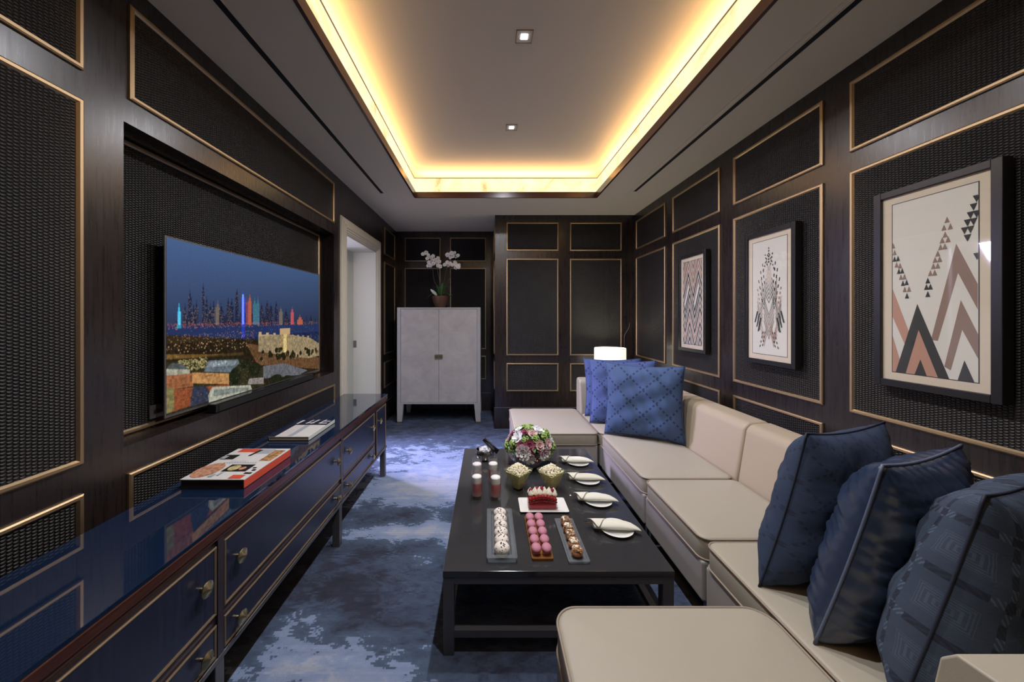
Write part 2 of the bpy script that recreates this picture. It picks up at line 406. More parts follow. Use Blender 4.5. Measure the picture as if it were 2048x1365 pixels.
for nm, b in (('baseboard_left', (XL, XL+.012, -1.6, 3.25, 0, .262)), ('baseboard_left_far', (XL, XL+.012, 4.50, YE, 0, .262)), ('baseboard_right', (XR-.012, XR, -1.6, YP-.012, 0, .262)),
              ('baseboard_back', (XL+.012, PX-.012, YE-.012, YE, 0, .262)), ('baseboard_projecting', (PX-.012, XR, YP-.012, YP, 0, .262))):
    bm = bmesh.new(); bx(bm, *b); o = struct(nm, bm, M['wood'])
    b2 = list(b); b2[4], b2[5] = .262, .268
    obj('metal_cap', box(*b2), M['bronze'], o)

# ceiling: lowered border with the cove opening, raised centre
bm = bmesh.new()
for a in ((-1.72, CX0, -1.6, YE+.1, ZC, ZC+.045), (CX1, 2.0, -1.6, YE+.1, ZC, ZC+.045), (CX0, CX1, CY1, YE+.1, ZC, ZC+.045), (CX0, CX1, -1.6, CY0, ZC, ZC+.045)): bx(bm, *a)
ceil = struct('ceiling', bm, M['plaster'])
bm = bmesh.new(); bx(bm, CX0-.25, CX1+.25, CY0-.25, CY1+.25, ZU, ZU+.05)
for a in ((CX0-.25, CX0-.2, CY0-.2, CY1+.2, ZC+.045, ZU), (CX1+.2, CX1+.25, CY0-.2, CY1+.2, ZC+.045, ZU), (CX0-.25, CX1+.25, CY1+.2, CY1+.25, ZC+.045, ZU), (CX0-.25, CX1+.25, CY0-.25, CY0-.2, ZC+.045, ZU)): bx(bm, *a)
obj('raised_centre', bm, M['plaster_up'], ceil)
def ring(bm, off, th, z0, z1):
    a0, a1, b0, b1 = CX0-off, CX1+off, CY0-off, CY1+off
    bx(bm, a0-th, a0, b0-th, b1+th, z0, z1); bx(bm, a1, a1+th, b0-th, b1+th, z0, z1)
    bx(bm, a0, a1, b1, b1+th, z0, z1); bx(bm, a0, a1, b0-th, b0, z0, z1)
bm = bmesh.new(); ring(bm, -.018, .018, ZC-.008, ZC+.052); struct('trim_1', bm, M['wood_red'])
bm = bmesh.new(); ring(bm, .004, .008, ZC+.046, 2.905); o = struct('trim_2', bm, M['onyx']); o['label'] = 'glowing cream onyx band around the ceiling recess'
bm = bmesh.new(); ring(bm, -.001, .016, 2.905, 2.912); struct('trim_3', bm, M['bronze'])

# corridor beyond the door
bm = bmesh.new(); bx(bm, -3.0, -2.95, 2.4, 5.4, 0, 3.15); bx(bm, -2.95, -1.72, 5.35, 5.4, 0, 3.15); bx(bm, -2.95, -1.72, 2.4, 2.45, 0, 3.15)
struct('wall_corridor', bm, M['reveal'])
struct('ceiling_corridor', box(-2.95, -1.72, 2.45, 5.35, 2.6, 2.65), M['plaster'])

# doorway: stepped cream casing, pale reveal, half drawn sliding leaf with latch plate
bm = bmesh.new(); x0 = XL
for d0, d1, h in ((0, .145, .010), (.012, .135, .018), (.03, .105, .026), (.05, .080, .034)):
    bx(bm, x0, x0+h, 3.42-d1+.01, 3.42-d0, 0, 2.22+d1); bx(bm, x0, x0+h, 4.35+d0, 4.35+d1+.005, 0, 2.22+d1); bx(bm, x0, x0+h, 3.42-d0, 4.35+d0, 2.22+d0, 2.22+d1)
door = struct('door_1', bm, M['cream'])
bm = bmesh.new(); bx(bm, -1.72, XL+.002, 4.335, 4.352, 0, 2.222); bx(bm, -1.72, XL+.002, 3.418, 3.435, 0, 2.222); bx(bm, -1.72, XL+.002, 3.435, 4.335, 2.205, 2.222)
obj('reveal', bm, M['reveal'], door)
lf = obj('sliding_leaf', box(-1.70, -1.66, 4.02, 4.335, .01, 2.205), M['reveal'], door)
bm = bmesh.new(); bx(bm, -1.66, -1.622, 4.331, 4.334, 1.09-.055, 1.09+.03)
obj('latch_plate', bm, M['bronze'], door)

# ------------------------------------------------------------------ ceiling fittings
def downlight(x, y, label):
    t = thing('downlight', label, 'ceiling light', (x, y, ZU), 'square recessed downlights')
    s = .047; bm = bmesh.new()
    for a in ((-s, s, s-.004, s), (-s, s, -s, -s+.004), (-s, -s+.004, -s, s), (s-.004, s, -s, s)): bx(bm, a[0], a[1], a[2], a[3], -.004, 0)
    obj('trim_ring', bm, M['brass3'], t, local=True)
    bm = bmesh.new(); bx(bm, -s+.004, s-.004, -s+.004, s-.004, -.0015, 0); obj('face_plate', bm, M['plaster_up'], t, local=True)
    bm = bmesh.new(); bx(bm, -.018, .018, -.018, .018, -.004, -.0016); obj('led', bm, M['lamp_led'], t, local=True)
    l = light('SPOT', 'beam', (0, 0, -.02), SPOT_W, (.93, .94, 1.0), (0, 0, 0), spot_size=math.radians(164), spot_blend=.9, shadow_soft_size=.03)
    l.parent = t
    return t
downlight(.205, 1.99, 'nearer square downlight set in the raised ceiling centre')
downlight(.197, 2.945, 'farther small square downlight in the raised ceiling near the end wall')
downlight(.205, 1.03, 'square downlight in the raised ceiling above the sofa front, out of the picture')
for nm, xc, y0, y1, lab in (('l', -1.102, -.6, 3.655, 'long black air slot in the ceiling on the television side'), ('r', 1.505, -.6, 3.60, 'long black air slot in the ceiling on the sofa side')):
    t = thing('ceiling_vent', lab, 'air vent', (xc, y0, ZC), 'linear air slots')
    obj('slot', box(xc-.016, xc+.016, y0, y1, ZC-.002, ZC+.001), M['dark'], t)
    bm = bmesh.new(); bx(bm, xc-.021, xc-.016, y0, y1, ZC-.004, ZC); bx(bm, xc+.016, xc+.021, y0, y1, ZC-.004, ZC); bx(bm, xc-.021, xc+.021, y1, y1+.005, ZC-.004, ZC)
    obj('flange', bm, M['plaster'], t)
    s = 1 if nm == 'l' else -1
    obj('access_strip', box(*sorted((xc+s*.05, xc+s*.054)), y0, y1+.1, ZC-.003, ZC), M['plaster'], t)

# ------------------------------------------------------------------ television
tv = thing('television', 'large flat television showing a night city skyline in the left wall recess', 'television', (-1.48, 2.30, .955))
TX, TY0, TY1, TZ0, TZ1 = -1.45, 1.585, 3.015, .965, 1.770
obj('bezel', box(TX-.006, TX-.001, TY0-.008, TY1+.008, TZ0-.012, TZ1+.008), M['bronze'], tv)
obj('housing', box(RB+.006, TX-.006, TY0+.04, TY1-.04, TZ0+.03, TZ1-.03), M['black_gloss'], tv)
W_, H_ = 520, 292
rg = np.random.default_rng(5)
img = np.zeros((H_, W_, 3)); V, U = np.mgrid[0:H_, 0:W_]; U = (U+.5)/W_; V = (V+.5)/H_
def hx(*c): return np.array([((q/255+.055)/1.055)**2.4 for q in c])
sky0, sky1 = hx(74, 98, 140), hx(52, 62, 92)
tt = np.clip(V/.48, 0, 1)[..., None]; img[:] = sky0*(1-tt)+sky1*tt
img *= (1-.25*U[..., None])
def rect(u0, u1, v0, v1, c, k=1.0):
    mk = (U >= u0) & (U <= u1) & (V >= v0) & (V <= v1); img[mk] = img[mk]*(1-k)+np.array(c)*k; return mk
def poly(pts, c, k=1.0):
    mk = np.zeros(U.shape, bool); n = len(pts)
    for i in range(n):
        (xa, ya), (xb, yb) = pts[i], pts[(i+1) % n]
        if abs(yb-ya) < 1e-9: continue
        cr = ((ya > V) != (yb > V)) & (U < (xb-xa)*(V-ya)/(yb-ya)+xa); mk ^= cr
    img[mk] = img[mk]*(1-k)+np.array(c)*k; return mk
def lights(u0, u1, v0, v1, n, c, amp=1.0, s=1):
    for _ in range(n):
        i = int(rg.uniform(v0, v1)*H_); j = int(rg.uniform(u0, u1)*W_)
        if 0 <= i < H_-s and 0 <= j < W_-s: img[i:i+s, j:j+s] = np.maximum(img[i:i+s, j:j+s], np.array(c)*amp*rg.uniform(.4, 1))
SL = lambda u: .492+.035*u          # far shore line
TOW = [(.081, .094, .294, 'd'), (.108, .121, .355, 'd'), (.04, .051, .381, 'c'), (.061, .075, .38, 'd'), (.093, .11, .39, 'd'), (.138, .149, .248, 'd'), (.152, .165, .325, 'd'), (.168, .184, .369, 'd'), (.184, .197, .359, 'd'), (.2, .221, .348, 'w'), (.217, .238, .366, 'd'), (.256, .271, .33, 'd'), (.273, .292, .333, 'd'), (.302, .32, .261, 'd'), (.364, .377, .305, 'r'), (.377, .399, .293, 'o'), (.408, .431, .311, 't'), (.431, .45, .304, 't'), (.456, .477, .346, 'd'), (.495, .517, .326, 'd'), (.519, .549, .347, 'd'), (.563, .587, .327, 'd'), (.598, .627, .367, 'w'), (.641, .671, .389, 'd'), (.698, .727, .368, 'p'), (.759, .815, .438, 'o'), (.883, .93, .459, 'd'), (.337, .357, .266, 'b')]
CC = {'d': hx(34, 38, 62), 'c': hx(70, 200, 240), 'w': hx(110, 100, 92), 'b': hx(50, 80, 235), 'r': hx(120, 60, 90), 'o': hx(175, 92, 70), 't': hx(60, 110, 130), 'p': hx(190, 80, 90)}
for j in range(60):
    u = rg.uniform(.03, .95); h = rg.uniform(.02, .09); rect(u, u+rg.uniform(.008, .02), SL(u)-h, SL(u), hx(40, 42, 64))
for u0, u1, v0, c in TOW:
    um = (u0+u1)/2; rect(u0, u1, v0+.035, SL(um), CC[c]); rect(um-(u1-u0)*.25, um+(u1-u0)*.25, v0+.01, v0+.035, CC[c]); rect(um-.0015, um+.0015, v0-.015, v0+.01, CC[c])
    lights(u0, u1, v0+.03, SL(um), 26, hx(225, 190, 150), .55)
    lights(u0, u1, v0+.03, SL(um), 14, hx(150, 170, 220), .5)
rect(.343, .350, .28, .5, hx(150, 175, 255))
water = (V > SL(U)) & (V < SL(U)+.055+.14*U); wc = hx(40, 52, 92)
img[water] = wc*(.8+.4*rg.random((water.sum(), 1)))
lights(0, 1, .495, .52, 260, hx(255, 160, 90), .9); lights(.0, .6, .485, .5, 200, hx(255, 120, 70), .8)
for u, c in ((.045, 'c'), (.347, 'b')): rect(u-.008, u+.008, SL(u), SL(u)+(.02 if c == 'c' else .10), CC[c]*.7, .7)
lights(0, 1, .51, .60, 90, hx(200, 210, 235), .8)
park = V >= SL(U)+.055+.14*U
img[park] = (hx(52, 42, 30)[None]*(.5+1.0*rg.random((park.sum(), 1))))
lights(0, .42, .55, .64, 260, hx(240, 180, 120), .8); lights(0, .40, .60, .68, 60, hx(255, 210, 150), 1.0, 2)
poly([(0, .657), (.187, .692), (.35, .707), (.35, .728), (0, .685)], hx(150, 112, 60), .75)
rect(0, .36, .70, .75, hx(46, 44, 30), .7)
poly([(.366, .648), (.401, .653), (1, .88), (1, 1), (.438, .821)], hx(128, 92, 62), .85); lights(.4, 1, .75, 1, 380, hx(235, 180, 120), .7)
# pale crenellated palace with lit facade
poly([(.445, .585), (.60, .60), (.70, .61), (.898, .66), (1, .73), (1, .86), (.87, .86), (.69, .80), (.445, .72)], hx(178, 158, 122))
for i in range(9):
    u = .447+i*.052; v = .565+.06*i/9*1.3; rect(u, u+.018, v, v+.05, hx(186, 162, 124))
rect(.603, .693, .548, .75, hx(190, 160, 118)); rect(.635, .662, .60, .76, hx(250, 225, 150))
lights(.45, 1, .62, .84, 420, hx(250, 236, 190), .9); lights(.45, 1, .64, .84, 300, hx(90, 78, 50), 1)
for i in range(36):
    u = rg.uniform(.46, .98); v = .72+.14*(u-.45)+rg.uniform(-.02, .06); s = rg.uniform(.008, .016)
    mk = ((U-u)/s)**2+((V-v)/(s*1.6))**2 < 1; img[mk] = hx(44, 42, 26)
# foreground roofs
poly([(0, .70), (.33, .75), (.48, .86), (.48, 1), (0, 1)], hx(60, 58, 40), .9); lights(.04, .16, .70, .77, 200, hx(235, 220, 150), .9, 2)
poly([(0, .739), (.087, .765), (.087, .80), (0, .775)], hx(190, 188, 168)); poly([(.016, .711), (.057, .721), (.087, .765), (0, .739)], hx(96, 100, 100))
poly([(0, .776), (.096, .79), (.10, .87), (0, .858)], hx(176, 112, 76)); poly([(.096, .785), (.267, .84), (.267, .915), (.096, .85)], hx(214, 158, 100))
poly([(.146, .794), (.165, .728), (.317, .752), (.325, .783), (.271, .834)], hx(118, 130, 140)); poly([(.165, .735), (.31, .76), (.30, .79), (.16, .77)], hx(150, 160, 168))
lights(.19, .25, .745, .765, 30, hx(230, 245, 255), 1, 2)
poly([(0, .856), (.267, .915), (.27, .94), (.1, .985), (0, .99)], hx(166, 92, 60)); lights(0, .25, .86, .9, 40, hx(80, 40, 30), 1, 2)
poly([(.099, .875), (.155, .89), (.20, .99), (.087, .99)], hx(64, 70, 92)); poly([(.165, .952), (.184, .905), (.392, .963), (.401, 1), (.17, 1)], hx(206, 206, 186)); poly([(.19, .925), (.38, .975), (.38, 1), (.19, .97)], hx(150, 158, 150))
poly([(.476, .841), (.638, .857), (.867, .98), (.78, 1), (.476, .94)], hx(120, 122, 128)); poly([(.384, .913), (.481, .932), (.481, .985), (.375, .952)], hx(170, 160, 152))
for u, v, a, b in ((.30, .87, .03, .06), (.42, .85, .04, .05), (.57, .97, .05, .035), (.36, .80, .03, .03), (.66, .99, .04, .02)):
    mk = ((U-u)/a)**2+((V-v)/b)**2 < 1; img[mk] = hx(40, 46, 30)
poly([(0, .847), (.026, .849), (.026, .985), (0, .99)], hx(150, 140, 92))
# fine detail of the printed city: roof edges, small windows, uneven tone
low = V > .60
coarse = np.kron(rg.uniform(.62, 1.12, (H_//6+1, W_//5+1)), np.ones((6, 5)))[:H_, :W_]; fine = np.kron(rg.uniform(.75, 1.15, (H_//2+1, W_//2+1)), np.ones((2, 2)))[:H_, :W_]
img[low] *= (coarse*fine)[low][:, None]*.80
for q in range(26):
    u, v = rg.uniform(.0, .46), rg.uniform(.78, .98); rect(u, u+rg.uniform(.01, .04), v, v+.004, hx(60, 40, 32), .6)
for q in range(70):
    u = rg.uniform(.45, .99); v = .62+.13*(u-.45)+rg.uniform(0, .14); rect(u, u+.004, v, v+.018, hx(120, 100, 74), .7)
lights(.0, .48, .77, .99, 120, hx(240, 190, 130), .6)
pad = np.pad(img, ((1, 1), (1, 1), (0, 0)), 'edge'); blur = sum(pad[a:a+H_, b:b+W_] for a in range(3) for b in range(3))/9; img = img*.45+blur*.55
img *= rg.uniform(.93, 1.07, (H_, W_, 1))
jj, ii = np.meshgrid(np.arange(W_+1), np.arange(H_+1))
vy = TY0+(TY1-TY0)*jj/W_; vz = TZ1-(TZ1-TZ0)*ii/H_
co = np.stack([np.full(vy.size, TX)-tv.location[0], vy.ravel()-tv.location[1], vz.ravel()-tv.location[2]], 1)
q = (np.arange(H_)[:, None]*(W_+1)+np.arange(W_)[None]).ravel()
fc = np.stack([q, q+1, q+W_+2, q+W_+1], 1)
me = bpy.data.meshes.new('screen'); me.vertices.add(len(co)); me.vertices.foreach_set('co', co.ravel())
me.loops.add(fc.size); me.loops.foreach_set('vertex_index', fc.ravel().astype(np.int32))
me.polygons.add(len(fc)); me.polygons.foreach_set('loop_start', np.arange(0, fc.size, 4, dtype=np.int32)); me.update(calc_edges=True)
ca = me.color_attributes.new('picture', 'FLOAT_COLOR', 'CORNER')
cc = np.ones((len(fc), 4, 4), np.float32); cc[:, :, :3] = img.reshape(-1, 1, 3); ca.data.foreach_set('color', cc.ravel())
m, e = emis('television_picture', (1, 1, 1), .95); k = N(m); a = k.n('ShaderNodeVertexColor', layer_name='picture'); k.l(a.outputs[0], e.inputs[0])
me.materials.append(m); so = bpy.data.objects.new('screen', me); COL.objects.link(so); so.parent = tv
sb = thing('soundbar', 'long black soundbar lying on the ledge under the television', 'soundbar', (-1.416, 2.3, .915))
obj('case', box(-1.440, -1.392, 1.80, 2.80, .9155, .962), M['black_gloss'], sb, bevel=.006)
obj('grille', box(-1.3925, -1.3905, 1.82, 2.78, .922, .956), M['dark'], sb)
so_ = thing('wall_socket', 'small greyish socket plate on the woven recess back beside the television', 'socket', (RB+.006, 1.605, .985))
obj('plate', box(RB+.005, RB+.012, 1.568, 1.643, .952, 1.012), mat('grey_steel_plate', (.16, .145, .15), .4, .5), so_, bevel=.002)
obj('outlet', box(RB+.012, RB+.014, 1.585, 1.628, .972, .990), M['dark'], so_)

# ------------------------------------------------------------------ sideboard
SBX0, SBX1, SBZ = -1.300, -.905, .715
sd = thing('sideboard', 'long navy sideboard with brass beaded doors and glossy blue glass top along left wall', 'sideboard', (-1.10, 1.5, 0))
Y0, Y1 = .18, 3.15
obj('glass_top', box(SBX0, SBX1-.003, Y0, Y1+.03, SBZ-.012, SBZ), M['navy_glass'], sd, bevel=.0015)
bm = bmesh.new(); bx(bm, SBX0+.01, SBX1, Y0+.005, Y1+.015, .672, SBZ-.013); bx(bm, SBX0+.01, SBX1-.004, Y0+.005, Y1, .6585, .6715)
obj('top_rail', bm, M['wood_red'], sd, bevel=.002)
bm = bmesh.new(); bx(bm, SBX0+.02, SBX1-.012, Y0+.01, Y1, .26, .658)
obj('carcass', bm, M['wood_side'], sd)
obj('bottom_rail', box(SBX0+.02, SBX1-.002, Y0+.01, Y1, .243, .262), M['bronze'], sd, bevel=.002)
M['navy_door'] = wood_mat('navy_lacquer_veneer', (.014, .016, .034), (.022, .025, .050), .30)
def knob(parent, y, z):
    bm = bmesh.new(); prof = [(.006, 0), (.006, .010), (.011, .013), (.021, .017), (.0245, .020), (.0245, .0225), (.023, .024), (.012, .028), (.004, .033), (.0, .034)]
    lathe(bm, prof, (SBX1-.006, y, z), 28, ax='x')
    obj('knob', bm, M['brass2'], parent, smooth=35)
def front(nm, y0, y1, z0, z1, knobs):
    d = obj(nm, box(SBX1-.012, SBX1-.006, y0+.004, y1-.004, z0+.004, z1-.004), M['navy_door'], sd)
    bm = bmesh.new(); fw, pr = .009, .005
    prof = [(0, 0), (0, pr*.6), (fw*.4, pr), (fw, pr*.5), (fw, 0)]; n = len(prof)
    rings = [[bm.verts.new((SBX1-.010+p[1]+.003, y+sy*p[0], z+sz*p[0])) for p in prof] for y, z, sy, sz in ((y0, z0, 1, 1), (y1, z0, -1, 1), (y1, z1, -1, -1), (y0, z1, 1, -1))]
    for r in range(4):
        A, B = rings[r], rings[(r+1) % 4]
        for i in range(n): bm.faces.new((A[i], B[i], B[(i+1) % n], A[(i+1) % n]))
    obj('beading', bm, M['brass'], d)
    for ky, kz in knobs: knob(d, ky, kz)
front('door', .215, 1.178, .412, .641, [(.27, .545), (1.115, .545)])
front('drawer', .215, 1.178, .270, .378, [(.27, .322), (1.115, .322)])
front('door', 1.212, 2.176, .412, .641, [(1.275, .545), (2.105, .545)])
front('drawer', 1.212, 2.176, .270, .378, [(1.275, .322), (2.105, .322)])
front('door', 2.202, 2.812, .412, .641, [(2.275, .545), (2.745, .545)])
front('drawer', 2.202, 2.812, .270, .378, [(2.275, .322), (2.745, .322)])
front('door', 2.868, 3.128, .270, .641, [(2.925, .545)])
for y in (.20, 1.172, 2.150, 3.095):
    for x in (SBX1-.048, SBX0+.03): obj('leg', box(x, x+.044, y, y+.040, 0.0, .243), M['bronze'], sd, bevel=.002)
for y in (1.195, 2.189): obj('stile', box(SBX1-.012, SBX1-.003, y-.013, y+.013, .262, .657), M['wood_side'], sd)

# ------------------------------------------------------------------ books
def patch(bm, pts, z, m, x0, x1, y0, y1):
    bm.faces.new([bm.verts.new((x0+(x1-x0)*u, y0+(y1-y0)*v, z)) for u, v in pts]).material_index = m
def ell(cu, cv, a, b, n=20): return [(cu+a*math.cos(2*PI*i/n), cv+b*math.sin(2*PI*i/n)) for i in range(n)]
R4 = lambda a, b, c, d: [(a, c), (b, c), (b, d), (a, d)]
def food(name, a, b):
    m = mat(name, a, .5); k = N(m); tc = k.n('ShaderNodeTexCoord'); f = k.noise(tc.outputs['Object'], 70, 4, .7); k.color(k.ramp(f, [(.38, a), (.62, b)])); return m
bk_w = mat('book_cover_white', (.66, .65, .62), .3); bk_r = mat('book_red', (.62, .085, .045), .35); bk_k = mat('book_black', (.012, .010, .009), .4)
bk_f1 = food('printed_food_brown', (.55, .32, .12), (.16, .06, .03)); bk_f2 = food('printed_food_peach', (.62, .34, .22), (.30, .12, .06)); bk_g = mat('printed_grey', (.36, .38, .42), .35); bk_y = food('printed_cream_dish', (.62, .52, .26), (.30, .22, .08))
pg_k = mat('black_page_block', (.010, .008, .007), .7); pg_w = mat('cream_page_block', (.42, .37, .28), .8)
def book(label, x0, x1, y0, y1, h, pages, spine, cover, patches, mats):
    t = thing('book', label, 'book', ((x0+x1)/2, (y0+y1)/2, SBZ), 'large books on the sideboard'); z = SBZ
    obj('page_block', box(x0+.002, x1-.003, y0+.004, y1-.004, z+.003, z+h-.003), pages, t)
    bm = bmesh.new(); bx(bm, x0, x1, y0, y1, z+.0002, z+.003, 2); bx(bm, x0, x1, y0, y1, z+h-.003, z+h, 0); bx(bm, x1-.003, x1, y0, y1, z+.003, z+h-.003, 1)
    cv = obj('cover', bm, [cover, spine, bk_k], t)
    bm = bmesh.new()
    for i, (pts, mi) in enumerate(patches): patch(bm, pts, z+h+.0003+.00012*i, mi, x0, x1, y0, y1)
    obj('cover_print', bm, mats, cv)
book('thick white and red cookery book with black page edges, nearer on the sideboard', -1.245, -.985, 1.420, 1.753, .038, pg_k, bk_r, bk_w,
     [(R4(.10, .45, .86, .99), 1), (R4(.45, .75, .80, .97), 4), ([(.42, .72), (.47, .72), (.53, .95), (.46, .95)], 2), (R4(.76, .97, .55, .93), 3), (R4(.02, .26, .60, .76), 2), (R4(.03, .10, .62, .72), 4), (ell(.18, .26, .20, .22), 5),
      (R4(.42, .82, .22, .43), 2), (ell(.55, .325, .09, .085), 6), (ell(.70, .31, .05, .05), 5), (R4(.72, .92, .02, .12), 1), (R4(.85, .97, .15, .19), 2), (R4(.90, .96, .24, .28), 2), (R4(.86, .92, .31, .34), 2), (R4(.36, .43, .06, .14), 4), (R4(.46, .50, .10, .20), 4)]
     + [(R4(.22+.045*i, .25+.045*i, .475, .490), 4) for i in range(13)] + [(R4(.30+.03*i, .32+.03*i, .52, .530), 4) for i in range(10)],
     [bk_w, bk_r, bk_k, bk_f1, bk_g, bk_f2, bk_y])
bk_p = food('printed_pale_pink', (.66, .56, .54), (.50, .52, .50)); bk_n = mat('printed_navy', (.015, .017, .045), .3)
book('thinner white book with dark title band, farther on the sideboard', -1.232, -1.005, 1.970, 2.306, .0235, pg_w, mat('book_white_spine', (.60, .63, .58), .3), bk_w,
     [(R4(0, 1, .64, 1), 1), (R4(0, .16, 0, .66), 1), (R4(.16, .45, .02, .62), 2), (R4(.45, .58, .02, .62), 3), (R4(.62, .92, .05, .60), 0),
      ([(.13, .93), (.22, .93), (.17, .70), (.12, .70)], 0), ([(.36, .72), (.41, .72), (.46, .95), (.42, .95)], 0), (R4(.42, .58, .74, .78), 0), ([(.50, .72), (.55, .72), (.62, .96), (.56, .96)], 0), (R4(.72, .95, .72, .77), 0), (R4(.75, .97, .84, .88), 0), ([(.72, .72), (.76, .72), (.82, .96), (.78, .96)], 0)],
     [bk_w, bk_n, bk_p, bk_g])

# ------------------------------------------------------------------ grey cabinet and orchid
cb = thing('cabinet', 'tall pale grey two-door cabinet on tapered legs against the back wall', 'cabinet', (-.652, 4.93, 0))
cx0, cx1, cy0, cy1, cz0, cz1 = -1.205, -.099, 4.654, 5.24, .255, 1.537
bm = bmesh.new(); bx(bm, cx0, cx0+.045, cy0, cy1, cz0, cz1); bx(bm, cx1-.045, cx1, cy0, cy1, cz0, cz1); bx(bm, cx0+.045, cx1-.045, cy0, cy1, cz1-.022, cz1)
bx(bm, cx0+.045, cx1-.045, cy0, cy1, cz0, cz0+.022); bx(bm, cx0+.045, cx1-.045, cy1-.01, cy1, cz0+.022, cz1-.022)
obj('body', bm, M['parchment_frame'], cb, bevel=.002)
mx = (cx0+cx1)/2
for a, b, s in ((cx0+.048, mx-.0015, -1), (mx+.0015, cx1-.048, 1)):
    d = obj('door', box(a, b, cy0+.004, cy0+.024, cz0+.025, cz1-.025), M['parchment'], cb, bevel=.0015)
    kx = mx+s*.028; obj('handle', box(kx-.024, kx+.024, cy0-.018, cy0+.004, .862, .915), M['brass2'], d, bevel=.003)
for lx, s in ((cx0, 1), (cx1, -1)):
    for ly in (cy0, cy1-.06):
        bm = bmesh.new(); w1, w0 = .085, .062
        q1 = [(lx, ly), (lx+s*w1, ly), (lx+s*w1, ly+.06), (lx, ly+.06)]; q0 = [(lx, ly+.004), (lx+s*w0, ly+.004), (lx+s*w0, ly+.05), (lx, ly+.05)]
        A = [bm.verts.new((*p, cz0)) for p in q1]; B = [bm.verts.new((*p, .022)) for p in q0]; bm.faces.new(A); bm.faces.new(B[::-1])
        for i in range(4): bm.faces.new((A[i], A[(i+1) % 4], B[(i+1) % 4], B[i]))
        lg = obj('leg', bm, M['parchment_frame'], cb)
        xs = sorted((lx, lx+s*w0)); obj('foot_cap', box(xs[0], xs[1], ly+.004, ly+.05, 0, .022), M['brass2'], lg)

OY = 4.90; oc = (-.662, OY, cz1)
orc = thing('potted_orchid', 'white orchid in a brown bowl pot on top of the grey cabinet', 'potted plant', oc)
bm = bmesh.new(); lathe(bm, [(.0, 0), (.062, 0), (.080, .03), (.105, .09), (.118, .15), (.118, .160), (.108, .160), (.100, .145), (0, .140)], oc, 36)
obj('pot', bm, mat('brown_clay_pot', (.105, .050, .030), .5), orc, smooth=40)
bm = bmesh.new()
for i in range(60):
    a, r = random.uniform(0, 2*PI), random.uniform(0, .10); blob(bm, (oc[0]+r*math.cos(a), OY+r*math.sin(a), cz1+.150+random.uniform(0, .018)), random.uniform(.009, .016), 1, jit=.2)
o = obj('bark_chips', bm, food('red_brown_bark', (.20, .06, .04), (.06, .025, .02)), orc); o['kind'] = 'stuff'
leafm = mat('orchid_leaf_green', (.045, .115, .030), .35)
def leaf(bm, base, d, up, L, w, droop, n=8, m=0, fold=.25):
    base, d, up = Vector(base), Vector(d).normalized(), Vector(up).normalized(); s = d.cross(up).normalized(); P = []
    for i in range(n+1):
        t = i/n; c = base+d*L*t+up*(L*.45*math.sin(t*PI*.6)-droop*t*t); ww = w*math.sin(PI*min(1, t*.93+.07))**.7
        P.append([bm.verts.new(c+s*ww*q+up*abs(q)*ww*fold) for q in (-1, -.5, 0, .5, 1)])
    for a, b in zip(P, P[1:]):
        for i in range(4): bm.faces.new((a[i], a[i+1], b[i+1], b[i])).material_index = m
def solid(o, th): md = o.modifiers.new('thick', 'SOLIDIFY'); md.thickness = th; return o
for a, L, up, dr in ((.2, .16, .3, .10), (-.5, .17, .15, .12), (2.9, .15, .5, .04), (3.6, .17, .1, .12), (1.4, .15, 1.1, 0), (2.2, .14, 1.4, 0), (4.4, .15, .9, .03), (5.2, .15, 1.6, 0), (.9, .16, 1.3, 0), (5.9, .14, .2, .12)):
    bm = bmesh.new(); leaf(bm, (oc[0]+.02*math.cos(a), OY+.02*math.sin(a), cz1+.155), (math.cos(a), math.sin(a), up), (0, 0, 1), L, .022, dr)
    solid(obj('leaf', bm, leafm, orc, smooth=True), .002)
wl_ = mat('pale_grey_leaf', (.55, .58, .52), .5)
for a, L in ((2.75, .12), (2.5, .09)):
    bm = bmesh.new(); leaf(bm, (oc[0]-.04, OY-.06, cz1+.165), (math.cos(a), -.2, .9), (0, -1, .2), L, .018, .02); solid(obj('leaf', bm, wl_, orc, smooth=True, label='pale leaf'), .002)
petal = mat('white_orchid_petal', (.95, .93, .88), .6); throat = mat('yellow_pink_throat', (.75, .42, .30), .6)
def P5(cx, cy): return (-.662+((820+cx/8.53)-881.5)*OY/703, 1.41+(634.5-(480+cy/8.53))*OY/703)
sprays = [[(225, 245), (275, 220), (320, 265), (300, 320), (360, 300), (405, 285), (430, 335), (475, 305), (380, 350), (330, 390), (400, 405), (320, 440), (455, 385), (500, 370), (480, 440), (518, 455), (355, 440)],
          [(650, 265), (690, 300), (720, 235), (770, 230), (735, 285), (820, 265), (790, 275)], [(590, 420), (640, 385), (650, 430), (690, 405), (730, 435), (770, 385), (790, 430), (780, 475), (840, 430), (830, 468)]]
proto = None
def orchid_flower():
    bm = bmesh.new()
    for i in range(5):
        a = PI/2+2*PI*i/5; wide = .017 if i in (1, 4) else .012; L = .030
        d = Vector((math.cos(a), -.15, math.sin(a))); s = Vector((-math.sin(a), 0, math.cos(a)))
        c = [Vector((0, 0, 0)), d*L*.35+s*wide*.7, d*L*.75+s*wide, d*L, d*L*.75-s*wide, d*L*.35-s*wide*.7]
        mid = bm.verts.new(d*L*.6+Vector((0, -.006, 0))); vs = [bm.verts.new(q) for q in c]
        for j in range(6): bm.faces.new((vs[j], vs[(j+1) % 6], mid))
    blob(bm, (0, -.006, -.003), (.005, .006, .007), 1, 1)
    return bm
